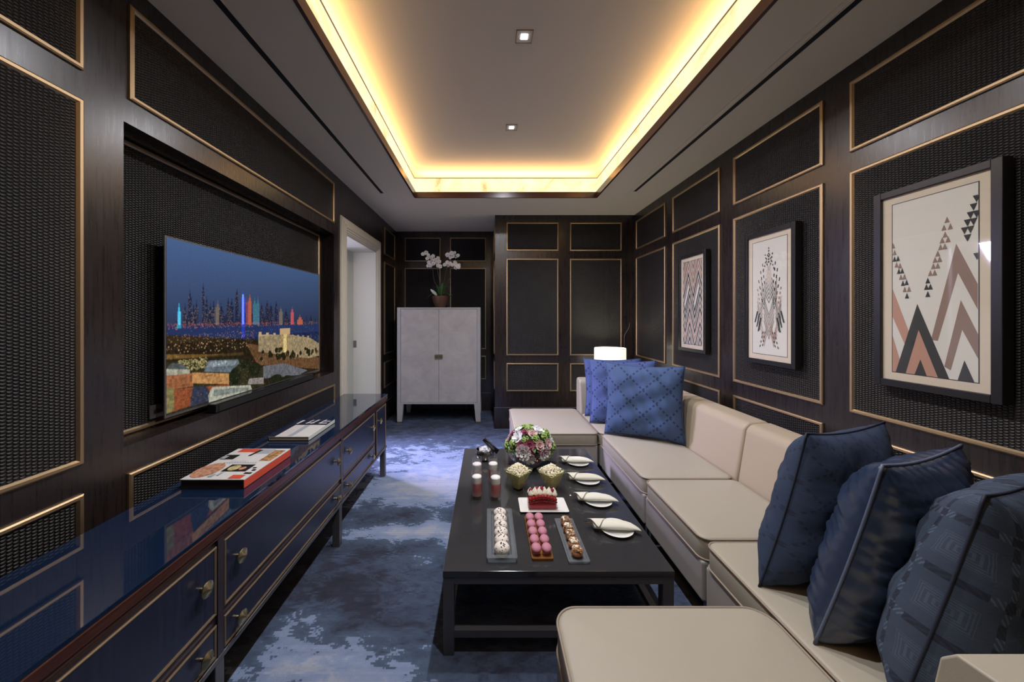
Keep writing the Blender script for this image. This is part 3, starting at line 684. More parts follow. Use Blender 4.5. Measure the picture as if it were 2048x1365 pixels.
for sp in sprays:
    for cx, cy in sp:
        px, pz = P5(cx, cy)
        if proto is None: proto = obj('orchid_flower', orchid_flower(), [petal, throat], orc, local=True); f = solid(proto, .0012)
        else: f = proto.copy(); COL.objects.link(f); f.parent = orc
        f.location = (px-oc[0], random.uniform(-.04, .04), pz-oc[2]); f.rotation_euler = (random.uniform(-.3, .3), random.uniform(-.5, .5), random.uniform(-.6, .6)); s = random.uniform(.95, 1.2); f.scale = (s, s, s)
for pts in ([(500, 860), (415, 700), (385, 480), (330, 330), (230, 240)], [(520, 860), (505, 680), (470, 520), (455, 400)], [(560, 860), (600, 600), (650, 420), (700, 290), (800, 270)], [(600, 860), (700, 600), (690, 450), (800, 440)]):
    bm = bmesh.new(); tube(bm, [(P5(*p)[0], OY+.01, P5(*p)[1]) for p in pts], .0035, 6); obj('flower_stem', bm, mat('stem_brown_green', (.10, .09, .05), .5), orc, smooth=True)

# ------------------------------------------------------------------ sectional sofa
ZS = .42
def cushion(parent, x0, x1, y0, y1, z0=.315, z1=ZS):
    x0 += .004; x1 -= .004; y0 += .004; y1 -= .004; bm = bmesh.new(); slab(bm, x0, x1, y0, y1, z0, z1, .045, .014, .010)
    c = obj('seat_cushion', bm, M['leather'], parent, smooth=60)
    for zz in (z1-.006, z0+.006):
        bm = bmesh.new(); tube(bm, [(px, py, zz) for px, py in rrect(x0-.001, x1+.001, y0-.001, y1+.001, .045)], .0042, 6, True); obj('piping', bm, M['piping'], c, smooth=True)
def base(parent, x0, x1, y0, y1):
    obj('base', box(x0+.008, x1-.008, y0+.008, y1-.008, .132, .316), M['base_cloth'], parent, bevel=.012, seg=3)
    bm = bmesh.new(); bx(bm, x0+.03, x1-.03, y0+.03, y1-.03, .118, .134); obj('plinth_rail', bm, M['dark'], parent)
    for x in (x0+.03, x1-.055):
        for y in (y0+.012, y1-.037): obj('leg', box(x, x+.025, y, y+.025, 0, .134), M['bronze'], parent)
def back_y(parent, y0, y1, z1=.758):     # back against the side wall
    bm = bmesh.new(); pr = [(1.520, .318), (1.522, .42), (1.572, z1-.03), (1.60, z1), (1.72, z1+.010), (1.745, z1-.02), (1.745, .318)]
    prism(bm, pr, y0+.002, y1-.002, 'y'); obj('backrest', bm, M['leather_back'], parent, smooth=50, bevel=.022, seg=4)
def back_x(parent, x0, x1, yf, yb, z1=.758, zb=.318):     # back across the end; yf = face towards the seat
    s = 1 if yb > yf else -1; bm = bmesh.new()
    pr = [(yf, zb), (yf, max(zb+.005, .42)), (yf+s*.045, z1-.03), (yf+s*.07, z1), (yb-s*.025, z1+.008), (yb, z1-.02), (yb, zb)]
    prism(bm, pr, x0, x1, 'x'); obj('backrest', bm, M['leather'], parent, smooth=50, bevel=.022, seg=4)
grp = 'sections of the beige leather sectional sofa'
def section(label, x0, x1, y0, y1): return thing('sofa_section', label, 'sofa', ((x0+x1)/2, (y0+y1)/2, 0), grp)
s1 = section('farthest beige leather chaise section of the sofa, backless, in front of the end wall', .225, .945, 2.985, 3.81); base(s1, .225, .945, 2.985, 3.81); cushion(s1, .225, .945, 2.985, 3.81)
s2 = section('far corner section of the beige sofa holding three blue cushions', .95, 1.75, 2.985, 3.81); base(s2, .95, 1.75, 2.985, 3.81); cushion(s2, .952, 1.515, 2.985, 3.615); back_x(s2, .955, 1.745, 3.62, 3.81); back_y(s2, 2.985, 3.617)
s3 = section('beige sofa seat along the right wall next to the far corner', .95, 1.75, 2.155, 2.98); base(s3, .95, 1.75, 2.155, 2.98); cushion(s3, .952, 1.515, 2.158, 2.978); back_y(s3, 2.155, 2.98)
s4 = section('short middle beige sofa seat along the right wall, nothing on it', .95, 1.75, 1.562, 2.150); base(s4, .95, 1.75, 1.562, 2.150); cushion(s4, .952, 1.515, 1.565, 2.147); back_y(s4, 1.562, 2.150)
s5 = section('nearest beige corner sofa section carrying three dark navy cushions', .95, 1.75, .48, 1.557); base(s5, .95, 1.75, .48, 1.557); cushion(s5, .952, 1.515, .755, 1.554); back_x(s5, .905, 1.745, .750, .51, zb=.436); back_y(s5, .755, 1.557)
obj('backrest_core', box(.955, 1.745, .515, .745, .318, .434), M['base_cloth'], s5)
s6 = section('backless beige chaise section in the foreground before the coffee table', .225, .935, .40, 1.203); base(s6, .225, .935, .40, 1.203)
bm = bmesh.new(); slab(bm, .225, .940, .40, 1.203, .315, ZS, .075, .014, .010); c = obj('seat_cushion', bm, M['leather'], s6, smooth=60)
for zz in (ZS-.006, .321):
    bm = bmesh.new(); tube(bm, [(px, py, zz) for px, py in rrect(.224, .941, .399, 1.204, .075, 8)], .0042, 6, True); obj('piping', bm, M['piping'], c, smooth=True)

# ------------------------------------------------------------------ cushions
def pillow(label, m, pipe, p0, U, W, s=.58, T=.21, group='loose cushions on the sofa', wr=0.0, seed=1, pr=.0035, tp=0.0, sh=0.0):
    """p0: bottom corner, U: direction of the bottom edge, W: direction up"""
    rnd = np.random.default_rng(seed); U = Vector(U).normalized(); W = Vector(W); W = (W-U*W.dot(U)).normalized(); Nn = W.cross(U).normalized()
    n = 48; g = np.linspace(-1, 1, n+1); k_ = .075
    ph = rnd.uniform(0, 6.28, 8)
    def pos(u, v, side):
        x = s/2*u*(1-k_*(1-v*v)*abs(u)); z = s/2*v*(1-k_*(1-u*u)*abs(v))
        t = T/2*((1-u**4)*(1-v**4))**.62*(1-.10*v)
        e = (1-u*u)*(1-v*v)
        t += side*0+e**.4*(.006*math.sin(7*u+3*v+ph[0])+.005*math.sin(11*v-5*u+ph[1])+.004*math.sin(17*u+9*v+ph[2]))*(1 if e > 0 else 0)
        if wr:
            au, av = 1-abs(u), 1-abs(v)
            t += wr*e**.35*(math.sin(38*v+3*math.sin(5*u+ph[3])+2*math.sin(9*v+ph[5]))*math.exp(-au*3.2)+math.sin(34*u+3*math.sin(6*v+ph[4]))*math.exp(-av*3.5))
        return Vector((x*(1-tp*(v+1)/2)+sh*(v+1)/2, side*max(t, 0), z))
    bm = bmesh.new(); uv = bm.loops.layers.uv.new('UVMap'); idx = {}
    for sd_ in (1, -1):
        for i, u in enumerate(g):
            for j, v in enumerate(g):
                edge = i in (0, n) or j in (0, n)
                if edge and (i, j, 1) in idx: idx[(i, j, sd_)] = idx[(i, j, 1)]
                else: idx[(i, j, sd_)] = bm.verts.new(pos(u, v, sd_))
    for sd_ in (1, -1):
        for i in range(n):
            for j in range(n):
                q = [(i, j), (i+1, j), (i+1, j+1), (i, j+1)]
                if sd_ < 0: q = q[::-1]
                f = bm.faces.new([idx[(a, b, sd_)] for a, b in q]); f.smooth = True
                for lp, (a, b) in zip(f.loops, q): lp[uv].uv = (a/n, b/n)
    c = Vector(p0)+U*(s/2)+W*(s/2)
    t = thing('cushion', label, 'cushion', (0, 0, 0), group)
    t.matrix_world = Matrix(((U.x, Nn.x, W.x, c.x), (U.y, Nn.y, W.y, c.y), (U.z, Nn.z, W.z, c.z), (0, 0, 0, 1)))
    me = bpy.data.meshes.new('cover'); bmesh.ops.recalc_face_normals(bm, faces=bm.faces); bm.to_mesh(me); bm.free(); me.materials.append(m)
    o = bpy.data.objects.new('cover', me); COL.objects.link(o); o.parent = t
    bm = bmesh.new(); path = []
    for a in np.linspace(-1, 1, 25)[:-1]: path.append(pos(a, -1, 1))
    for a in np.linspace(-1, 1, 25)[:-1]: path.append(pos(1, a, 1))
    for a in np.linspace(1, -1, 25)[:-1]: path.append(pos(a, 1, 1))
    for a in np.linspace(1, -1, 25)[:-1]: path.append(pos(-1, a, 1))
    tube(bm, path, pr, 6, True); obj('piping', bm, pipe, t, smooth=True, local=True)
    return t
pillow('cornflower blue cushion standing farthest back against the sofa end, mostly hidden', M['pil_blue'], M['pil_blue'], (.965, 3.50, .425), (1, -.03, 0), (.0, .10, 1), .57, .14, seed=3)
pillow('cornflower blue eyelet cushion standing between the two other far cushions', M['pil_blue'], M['pil_blue'], (.945, 3.27, .425), (.97, -.22, 0), (.0, .12, 1), .59, .15, seed=4)
pillow('steel blue cushion with dotted diamond lattice, in front of the far group', M['pil_steel'], M['pil_steel'], (.985, 2.975, .425), (.88, -.46, 0), (.03, .10, 1), .60, .19, seed=5, wr=.002)
pillow('denim navy cotton cushion, farthest of the three dark near cushions', M['pil_navy'], M['dark_pipe'], (.99, 1.285, .425), (.94, .30, 0), (.10, -.12, 1), .58, .22, seed=6, wr=.003, tp=.22, sh=.05)
pillow('shiny midnight satin cushion with pale piping, between two matt navy cushions', M['satin'], M['navy_pipe'], (.985, 1.06, .425), (.93, .34, 0), (.08, -.18, 1), .58, .215, seed=7, wr=.013, pr=.0045, tp=.20, sh=.03)
pillow('indigo woven cushion with dashed bands and diamonds, nearest at the right edge', M['pil_band'], M['dark_pipe'], (1.0, .865, .425), (.93, .34, 0), (.07, -.16, 1), .58, .225, seed=8, wr=.002, tp=.22, sh=.06)

# ------------------------------------------------------------------ coffee table
TZ = .353; tx0, tx1, ty0, ty1 = -.188, .776, 1.460, 2.822
ct = thing('coffee_table', 'low rectangular coffee table with black glass top and dark metal frame', 'coffee table', ((tx0+tx1)/2, (ty0+ty1)/2, 0))
obj('table_top', box(tx0, tx1, ty0, ty1, TZ-.028, TZ), M['black_glass'], ct, bevel=.002)
L = .045
for x in (tx0+.002, tx1-L-.002):
    for y in (ty0+.002, ty1-L-.002): obj('leg', box(x, x+L, y, y+L, 0, TZ-.029), M['bronze'], ct, bevel=.0015)
a0, a1, b0, b1 = tx0+.002, tx1-.002, ty0+.002, ty1-.002
bm = bmesh.new(); z0, z1 = TZ-.055, TZ-.0285
bx(bm, a0+L, a1-L, b0, b0+.03, z0, z1); bx(bm, a0+L, a1-L, b1-.03, b1, z0, z1); bx(bm, a0, a0+.03, b0+L, b1-L, z0, z1); bx(bm, a1-.03, a1, b0+L, b1-L, z0, z1)
obj('apron', bm, M['bronze'], ct)
bm = bmesh.new(); z0, z1 = .068, .098
bx(bm, a0+L, a1-L, b0+.008, b0+.038, z0, z1); bx(bm, a0+L, a1-L, b1-.038, b1-.008, z0, z1); bx(bm, a0+.008, a0+.038, b0+L, b1-L, z0, z1); bx(bm, a1-.038, a1-.008, b0+L, b1-L, z0, z1)
obj('stretcher', bm, M['bronze'], ct)

# plates, napkins, knives
PL = [(.634, 1.738, 'nearest white side plate on the coffee table under a rolled napkin', 'nearest rolled ivory napkin on the coffee table', 'knife tucked in the nearest napkin'),
      (.624, 2.005, 'second white side plate from the front, right of the cake', 'second rolled ivory napkin from the front, right of the cake', 'knife tucked in the second napkin from the front'),
      (.636, 2.262, 'third white side plate from the front, beside the popcorn bowls', 'third rolled ivory napkin from the front, beside the popcorn', 'knife tucked in the third napkin from the front'),
      (.645, 2.535, 'farthest white side plate at the table end by the flowers', 'farthest rolled ivory napkin at the table end by the flowers', 'knife tucked in the farthest napkin')]
M['napkin'] = M['white_box']
def mk_plate():
    bm = bmesh.new(); lathe(bm, [(0, .004), (.045, .004), (.048, .0005), (.052, .0005), (.056, .006), (.080, .0145), (.0815, .0165), (.079, .017), (.055, .0095), (0, .0085)], (0, 0, 0), 48); return bm
def napkin_mesh():
    """flattened roll: pointed tail at +x, open folds at -x"""
    bm = bmesh.new(); R = []; n = 20
    secs = [(-.108, .020, .012, .000), (-.100, .026, .013, 0), (-.07, .031, .015, 0), (-.03, .033, .0165, 0), (.02, .033, .0165, 0), (.06, .032, .014, 0), (.085, .031, .011, -.001), (.098, .030, .008, -.003), (.100, .026, .006, -.003)]
    for x, a, b, dy in secs:
        sk = .10 if x < .05 else .10+.45*(x-.05)/.05
        R.append([bm.verts.new((x+sk*a*math.cos(2*PI*i/n)*-1, dy+a*math.cos(2*PI*i/n), .0165+b+b*math.sin(2*PI*i/n)*(1 if math.sin(2*PI*i/n) > 0 else .9))) for i in range(n)])
    for A, B in zip(R, R[1:]):
        for i in range(n): bm.faces.new((A[i], A[(i+1) % n], B[(i+1) % n], B[i]))
    bm.faces.new(R[0]); bm.faces.new(R[-1][::-1]); return bm
def flap_mesh():
    bm = bmesh.new(); P = []
    for t in np.linspace(0, 1, 9):
        row = []
        for q in np.linspace(-1, 1, 9):
            x = -.112+.050*t+.018*q*(1-t); a = q*1.25+PI/2; rr = 1.06+.10*t
            row.append(bm.verts.new((x+.028*t*(-q), .034*rr*math.cos(a)*1.0, .0165+.0165+.018*rr*math.sin(a))))
        P.append(row)
    for A, B in zip(P, P[1:]):
        for i in range(8): bm.faces.new((A[i], A[i+1], B[i+1], B[i]))
    return bm
def knife_mesh():
    bm = bmesh.new(); pr = [(-.150, .001), (-.143, .005), (-.10, .0065), (-.02, .0075), (.06, .006), (.07, .0)]
    top = pr; bot = [(x, -y*.6) for x, y in pr[::-1]]
    poly_ = [(x, y) for x, y in top]+[(x, y) for x, y in bot[1:-1]]
    prism(bm, poly_, .030, .0325, 'z'); return bm
pl0 = nk0 = kn0 = None
for i, (x, y, lp, ln, lk) in enumerate(PL):
    if i == 0:
        pl = obj('side_plate', mk_plate(), M['china'], smooth=45); pl0 = pl
        nk = thing('napkin', ln, 'napkin', (0, 0, 0), 'rolled napkins on the plates')
        obj('roll', napkin_mesh(), M['napkin'], nk, smooth=True, local=True); solid(obj('folded_edge', flap_mesh(), M['napkin'], nk, smooth=True, local=True), .0015); nk0 = nk
        kn = obj('table_knife', knife_mesh(), M['chrome'], bevel=.0006); kn0 = kn
    else:
        pl = copy_tree(pl0); nk = copy_tree(nk0, label=ln); kn = copy_tree(kn0)
    tag(pl, lp, 'plate', 'white side plates on the coffee table'); nk['label'] = ln
    tag(kn, lk, 'knife', 'knives rolled in the napkins')
    pl.location = (x, y, TZ); r = -.06+.02*i
    nk.location = (x-.006, y-.006, TZ-.0003); nk.rotation_euler = (0, 0, r); kn.location = (x-.006, y+.010, TZ+.0005); kn.rotation_euler = (0, 0, r+.02)

# trays
def tray(name, label, x0, x1, y0, y1, h, m, rim=.010, inner=.006):
    bm = bmesh.new(); o1 = rrect(x0, x1, y0, y1, .006, 3); o0 = rrect(x0+.006, x1-.006, y0+.006, y1-.006, .006, 3); i1 = rrect(x0+rim, x1-rim, y0+rim, y1-rim, .005, 3); i0 = rrect(x0+rim+.006, x1-rim-.006, y0+rim+.006, y1-rim-.006, .004, 3)
    R = [[bm.verts.new((*p, z)) for p in q] for q, z in ((o0, TZ+.0005), (o1, TZ+h), (i1, TZ+h), (i0, TZ+inner))]; n = len(o1)
    for A, B in zip(R, R[1:]):
        for i in range(n): bm.faces.new((A[i], A[(i+1) % n], B[(i+1) % n], B[i]))
    bm.faces.new(R[0][::-1]); bm.faces.new(R[-1]); o = obj(name, bm, m); tag(o, label, 'tray', 'narrow glass serving trays'); return o
tray('serving_tray', 'narrow clear glass tray under the speckled white meringues, left of the macarons', -.006, .127, 1.505, 1.895, .024, M['tray_glass'], .022)
amber = thin_glass('amber_edged_glass', (.85, .62, .42), .35, (.50, .24, .08), .08)
tray('serving_tray', 'narrow amber edged tray under the pink macarons', .190, .284, 1.520, 1.842, .012, amber, .006)
tray('serving_tray', 'narrow clear glass tray under the nut pastries, right of the macarons', .344, .438, 1.500, 1.825, .012, M['tray_glass'], .008)
# meringues
mer = mat('ivory_meringue', (.80, .74, .66), .6); nib = mat('dark_cocoa_nib', (.045, .015, .012), .6)
for i in range(6):
    y = 1.565+.056*i; r = .035 if i == 0 else .033
    labs = ['nearest', 'second', 'third', 'fourth', 'fifth', 'farthest']
    t = thing('meringue', labs[i]+' speckled white meringue in the left glass tray, counted from the front', 'meringue', (.062, y, TZ+.0065), 'speckled meringues')
    bm = bmesh.new(); ro = Matrix.Rotation(.30, 3, 'X')
    prof = [(0, 0), (r*.85, 0), (r*.98, .006), (r*.95, .011), (r*1.0, .016), (r*.93, .026), (r*.70, .034), (r*.35, .038), (0, .039)]
    lathe(bm, prof, (0, 0, 0), 24)
    for v in bm.verts: v.co = ro @ Vector((v.co.x*1.02, v.co.y*.86, v.co.z)); v.co.z += .008
    obj('shell', bm, mer, t, smooth=50, local=True)
    bm = bmesh.new()
    for q in range(15):
        a, b = random.uniform(0, 2*PI), random.uniform(.1, 1.0); rr = r*.95*math.sin(b*1.25); zz = .014+.025*math.cos(b*1.2)
        p = ro @ Vector((rr*math.cos(a), rr*.86*math.sin(a), zz)); blob(bm, (p.x, p.y, p.z+.008), (.0036, .0036, .0026), 1, jit=.2)
    obj('cocoa_nibs', bm, nib, t, local=True)['kind'] = 'stuff'
# macarons
mac = mat('pink_macaron', (.50, .19, .26), .55); mac_f = mat('macaron_filling', (.42, .10, .16), .6)
mproto = None
for r_ in range(5):
    for c_ in range(2):
        lab = ('left' if c_ == 0 else 'right')+' pink macaron in the '+['nearest', 'second', 'middle', 'fourth', 'farthest'][r_]+' row of its tray'
        loc = (.2135+c_*.046, 1.565+r_*.060, TZ+.0105)
        if mproto is None:
            t = thing('macaron', lab, 'macaron', loc, 'pink macarons'); rm = Matrix.Rotation(.42, 3, 'X')
            def part(nm, prof, m):
                bm = bmesh.new(); lathe(bm, prof, (0, 0, 0), 28)
                for v in bm.verts: v.co = rm @ v.co; v.co.z += .007
                obj(nm, bm, m, t, smooth=50, local=True)
            part('bottom_shell', [(0, 0), (.014, .0005), (.019, .004), (.0215, .009), (.021, .011), (0, .011)], mac)
            part('filling', [(0, .0112), (.0195, .0112), (.0200, .0135), (.0195, .0158), (0, .0158)], mac_f)
            part('top_shell', [(0, .016), (.0215, .016), (.0222, .019), (.0205, .024), (.015, .0275), (.007, .029), (0, .0293)], mac)
            mproto = t
        else: copy_tree(mproto, None, loc, lab)
# nut pastries
nutm = food('caramel_nuts', (.52, .27, .10), (.22, .08, .03)); creamm = mat('whipped_cream', (.84, .78, .64), .5); chx = mat('choux_brown', (.36, .15, .06), .5)
for i in range(5):
    y = 1.545+.057*i
    t = thing('nut_pastry', ['nearest', 'second', 'middle', 'fourth', 'farthest'][i]+' caramel nut pastry in the right glass tray, counted from the front', 'pastry', (.391, y, TZ+.0065), 'caramel nut pastries')
    rnd = random.Random(40+i)
    bm = bmesh.new(); blob(bm, (0, 0, .015), (.026, .025, .015), 3, jit=.03, rnd=rnd); obj('bun', bm, chx, t, smooth=True, local=True)
    bm = bmesh.new()
    for q in range(9): a = 2*PI*q/9; blob(bm, (.012*math.cos(a), .012*math.sin(a)+.004, .028+.003*(q % 2)), (.010, .010, .007), 2)
    blob(bm, (0, .004, .035), (.010, .010, .009), 2); obj('cream', bm, creamm, t, smooth=True, local=True)
    bm = bmesh.new()
    for q in range(26 if i in (0, 2, 4) else 14):
        a, b = rnd.uniform(0, 2*PI), rnd.uniform(0, 1); rr = .024*math.sqrt(b)
        ro = Matrix.Rotation(rnd.uniform(0, 6), 3, 'Z') @ Matrix.Rotation(rnd.uniform(-1, 1), 3, 'X')
        blob(bm, (rr*math.cos(a), rr*math.sin(a)-.003, .030+.012*(1-b)+rnd.uniform(0, .004)), (.0065, .0030, .0022), 1, jit=.2, rot=ro, rnd=rnd)
    obj('chopped_nuts', bm, nutm, t, local=True)['kind'] = 'stuff'
# cake on a white rectangular plate
bm = bmesh.new(); R = []
for q, z in ((rrect(.195, .417, 1.900, 2.020, .008, 4), TZ+.0005), (rrect(.173, .437, 1.882, 2.034, .010, 4), TZ+.012), (rrect(.178, .432, 1.887, 2.029, .008, 4), TZ+.0125), (rrect(.200, .410, 1.902, 2.016, .006, 4), TZ+.007)):
    R.append([bm.verts.new((*p, z)) for p in q])
for A, B in zip(R, R[1:]):
    for i in range(len(A)): bm.faces.new((A[i], A[(i+1) % len(A)], B[(i+1) % len(A)], B[i]))
bm.faces.new(R[0][::-1]); bm.faces.new(R[-1])
tag(obj('cake_plate', bm, M['china'], smooth=50), 'white rectangular china plate carrying the red loaf cake', 'plate')
red = mat('red_mirror_glaze', (.34, .020, .028), .16); red2 = mat('deep_red_jelly', (.26, .015, .015), .12)
ck = thing('loaf_cake', 'shiny red loaf cake topped with cream dollops and raspberries', 'cake', (.298, 1.955, TZ+.0072))
bm = bmesh.new(); slab(bm, .221, .375, 1.912, 1.990, TZ+.0074, TZ+.072, .010, .008, .003); obj('sponge', bm, red, ck, smooth=50)
bm = bmesh.new()
for i in range(9):
    t_ = i/8; x = .232+.132*t_; blob(bm, (x, 1.914+.004*abs(t_-.5), TZ+.060+.016*math.sin(PI*t_)), (.013, .012, .013), 2)
for i in range(12):
    t_ = i/11; blob(bm, (.228+.14*t_, 1.9115, TZ+.048+.010*math.sin(PI*t_)), (.010, .005, .007), 2)
obj('strawberry_slices', bm, red2, ck, smooth=True)['kind'] = 'stuff'
for q, (x, y) in enumerate([(.236+.0262*i, 1.936+.030*j) for j in range(2) for i in range(6)]):
    bm = bmesh.new(); s = .015*random.uniform(.9, 1.15); z = TZ+.072+.008*math.sin(PI*(x-.22)/.155)
    lathe(bm, [(0, 0), (s*.95, .001), (s, .006), (s*.75, .014), (s*.45, .021), (s*.12, .028), (0, .030)], (x, y, z), 12); obj('cream_dollop', bm, creamm, ck, smooth=True)
rasp = mat('raspberry', (.32, .012, .05), .4)
for x, y, dz in ((.236, 1.948, .022), (.300, 1.962, .026), (.356, 1.944, .022), (.272, 1.975, .02)):
    bm = bmesh.new()
    for q in range(26):
        b = random.uniform(-.6, 1.4); a = random.uniform(0, 2*PI); blob(bm, (x+.008*math.cos(b)*math.cos(a), y+.008*math.cos(b)*math.sin(a), TZ+.075+dz+.009*math.sin(b)), .0032, 1)
    blob(bm, (x, y, TZ+.075+dz), (.0085, .0085, .0095), 2); obj('raspberry', bm, rasp, ck, smooth=True)
# popcorn bowls
pop = food('popcorn_kernels', (.93, .90, .78), (.88, .78, .50)); pop_in = food('popcorn_mass', (.60, .55, .26), (.74, .68, .40))
bowl_glass = thin_glass('green_tinted_bowl_glass', (.92, .94, .84), .10, (.55, .58, .40), .04)
def popcorn_bowl(x, y, ang, lb, lp, seed):
    h, top, bot = .122, .066, .020
    bm = bmesh.new()
    def sq(s, z, r=.010, dip=0.0): 
        out = []
        for px, py in rrect(-s, s, -s, s, min(r, s*.4), 4):
            ang_ = math.atan2(py, px); out.append((px, py, z-dip*abs(math.cos(2*ang_))))
        return out
    R = []
    for t_, s, ins in ((0, bot, 0), (.1, bot+.006, 0), (.4, .037, 0), (.75, .055, 0), (1, top, 0), (1, top, .002), (.75, .055, .002), (.4, .037, .002), (.1, bot+.004, .002)):
        R.append([bm.verts.new(p) for p in sq(s-ins, h*t_+(.002 if ins else 0), dip=.010*(t_ > .9))])
    for A, B in zip(R, R[1:]):
        for i in range(len(A)): bm.faces.new((A[i], A[(i+1) % len(A)], B[(i+1) % len(A)], B[i]))
    bm.faces.new(R[0][::-1]); bm.faces.new(R[-1])
    o = tag(obj('popcorn_bowl', bm, bowl_glass, smooth=40), lb, 'bowl', 'square flared glass bowls'); o.location = (x, y, TZ+.0003); o.rotation_euler = (0, 0, ang)
    bm = bmesh.new(); rnd = random.Random(seed); R = []
    for z, s in ((.006, .0215), (.045, .0345), (.088, .0510), (.105, .0575)): R.append([bm.verts.new(p) for p in sq(s, z)])
    for A, B in zip(R, R[1:]):
        for i in range(len(A)): bm.faces.new((A[i], A[(i+1) % len(A)], B[(i+1) % len(A)], B[i])).material_index = 1
    bm.faces.new(R[0][::-1]).material_index = 1; bm.faces.new(R[-1]).material_index = 1
    for q in range(330):
        a, b = rnd.uniform(-.054, .054), rnd.uniform(-.054, .054); d = max(abs(a), abs(b))/.056
        z = .106+.044*(1-d**2)*rnd.uniform(.75, 1.0)
        for c in range(3): blob(bm, (a+rnd.uniform(-.004, .004), b+rnd.uniform(-.004, .004), z+rnd.uniform(-.003, .003)), rnd.uniform(.0030, .0048), 1, 0, .15, rnd=rnd)
    for q in range(160):     # kernels pressed against the glass
        z = rnd.uniform(.02, .10); s = .019+.36*z; e = rnd.choice((0, 1, 2, 3)); v = rnd.uniform(-s, s)*.9
        p = [(s, v), (-s, v), (v, s), (v, -s)][e]; blob(bm, (p[0]*.97, p[1]*.97, z), rnd.uniform(.003, .0045), 1, 1, .2, rnd=rnd)
    o = tag(obj('popcorn', bm, [pop, pop_in]), lp, 'popcorn', kind='stuff'); o.location = (x, y, TZ+.0003); o.rotation_euler = (0, 0, ang)
popcorn_bowl(.187, 2.165, PI/4, 'square flared glass popcorn bowl, left one behind the cake', 'popcorn heaped in the left glass bowl', 1)
popcorn_bowl(.388, 2.155, PI/4-.14, 'square flared glass popcorn bowl, right one nearer the napkins', 'popcorn heaped in the right glass bowl', 2)
# tall glasses
pinkm = mat('pink_drink', (.68, .10, .12), .3); k = N(pinkm); x_, y_, z_ = k.xyz()
k.color(k.ramp(k.math('DIVIDE', z_, .10), [(.22, (.95, .72, .70)), (.50, (.92, .30, .30)), (.85, (.88, .24, .26)), (1.0, (.95, .70, .68))]))
foam = mat('white_foam', (.98, .97, .95), .6)
for a_, b_ in (('Subsurface Weight', .8), ('Subsurface Scale', .03)): pinkm.node_tree.nodes['Principled BSDF'].inputs[a_].default_value = b_
TG = [(-.064, 2.052, 'front left tall glass of pink drink with white foam'), (.0445, 2.042, 'front right tall glass of pink drink with white foam, next to the popcorn'), (-.069, 2.225, 'back left tall glass of pink drink with white foam, before the ice bucket'), (.033, 2.232, 'back right tall glass of pink drink with white foam, before the ice bucket')]
g0 = None
for x, y, lb in TG:
    if g0 is None:
        g0 = thing('drinking_glass', lb, 'glass', (x, y, TZ), 'tall glasses of pink drink')
        bm = bmesh.new(); lathe(bm, [(0, .0005), (.029, .0005), (.031, .003), (.0312, .165), (.0295, .165), (.0292, .022), (.026, .018), (0, .018)], (0, 0, 0), 32); obj('tumbler', bm, M['glass'], g0, smooth=40, local=True)
        bm = bmesh.new(); lathe(bm, [(0, .0185), (.025, .0188), (.0288, .024), (.0288, .094), (0, .094)], (0, 0, 0), 32); obj('pink_drink', bm, pinkm, g0, smooth=40, local=True)
        bm = bmesh.new(); lathe(bm, [(0, .0945), (.0288, .0945), (.0288, .126), (.024, .131), (.012, .1335), (0, .134)], (0, 0, 0), 32); obj('foam', bm, foam, g0, smooth=40, local=True)
    else: copy_tree(g0, None, (x, y, TZ), lb)
# ice bucket and tongs
bx_, by_ = -.022, 2.62
ib = thing('ice_bucket', 'small round chrome ice bucket at the far left of the coffee table', 'ice bucket', (bx_, by_, TZ))
bm = bmesh.new(); lathe(bm, [(0, .0005), (.050, .0005), (.062, .010), (.070, .035), (.071, .055), (.066, .070), (.068, .074), (.064, .074), (.062, .068), (.062, .02), (0, .016)], (bx_, by_, TZ), 40); obj('bowl', bm, M['chrome'], ib, smooth=40)
bm = bmesh.new(); rnd = random.Random(3)
for q in range(26):
    a, r = rnd.uniform(0, 2*PI), rnd.uniform(0, .042); s = rnd.uniform(.010, .015)
    m4 = Matrix.Translation((bx_+r*math.cos(a), by_+r*math.sin(a), TZ+.068+rnd.uniform(0, .018)*(1-r/.06))) @ Matrix.Rotation(rnd.uniform(0, 3), 4, 'X') @ Matrix.Rotation(rnd.uniform(0, 3), 4, 'Z')
    bmesh.ops.create_cube(bm, size=s*1.5, matrix=m4)
tag(obj('ice_cubes', bm, mat('ice', (.80, .82, .86), .15), bevel=.002), 'white ice heaped in the chrome bucket', 'ice', kind='stuff')
tg = thing('ice_tongs', 'black ice tongs lying across the ice bucket', 'tongs', (bx_+.03, by_, TZ+.10))
A0, A1 = Vector((bx_-.012, by_+.02, TZ+.140)), Vector((bx_+.095, by_-.03, TZ+.062))
for s in (-1, 1):
    d = (A1-A0).normalized(); sdv = d.cross(Vector((0, 1, .3))).normalized(); bm = bmesh.new()
    p = [A0+sdv*.006*s, A0.lerp(A1, .3)+sdv*.010*s, A0.lerp(A1, .7)+sdv*.011*s, A1+sdv*.008*s]
    tube(bm, p, [.009, .0085, .0075, .011], 8); obj('arm', bm, M['black_gloss'], tg, smooth=True)
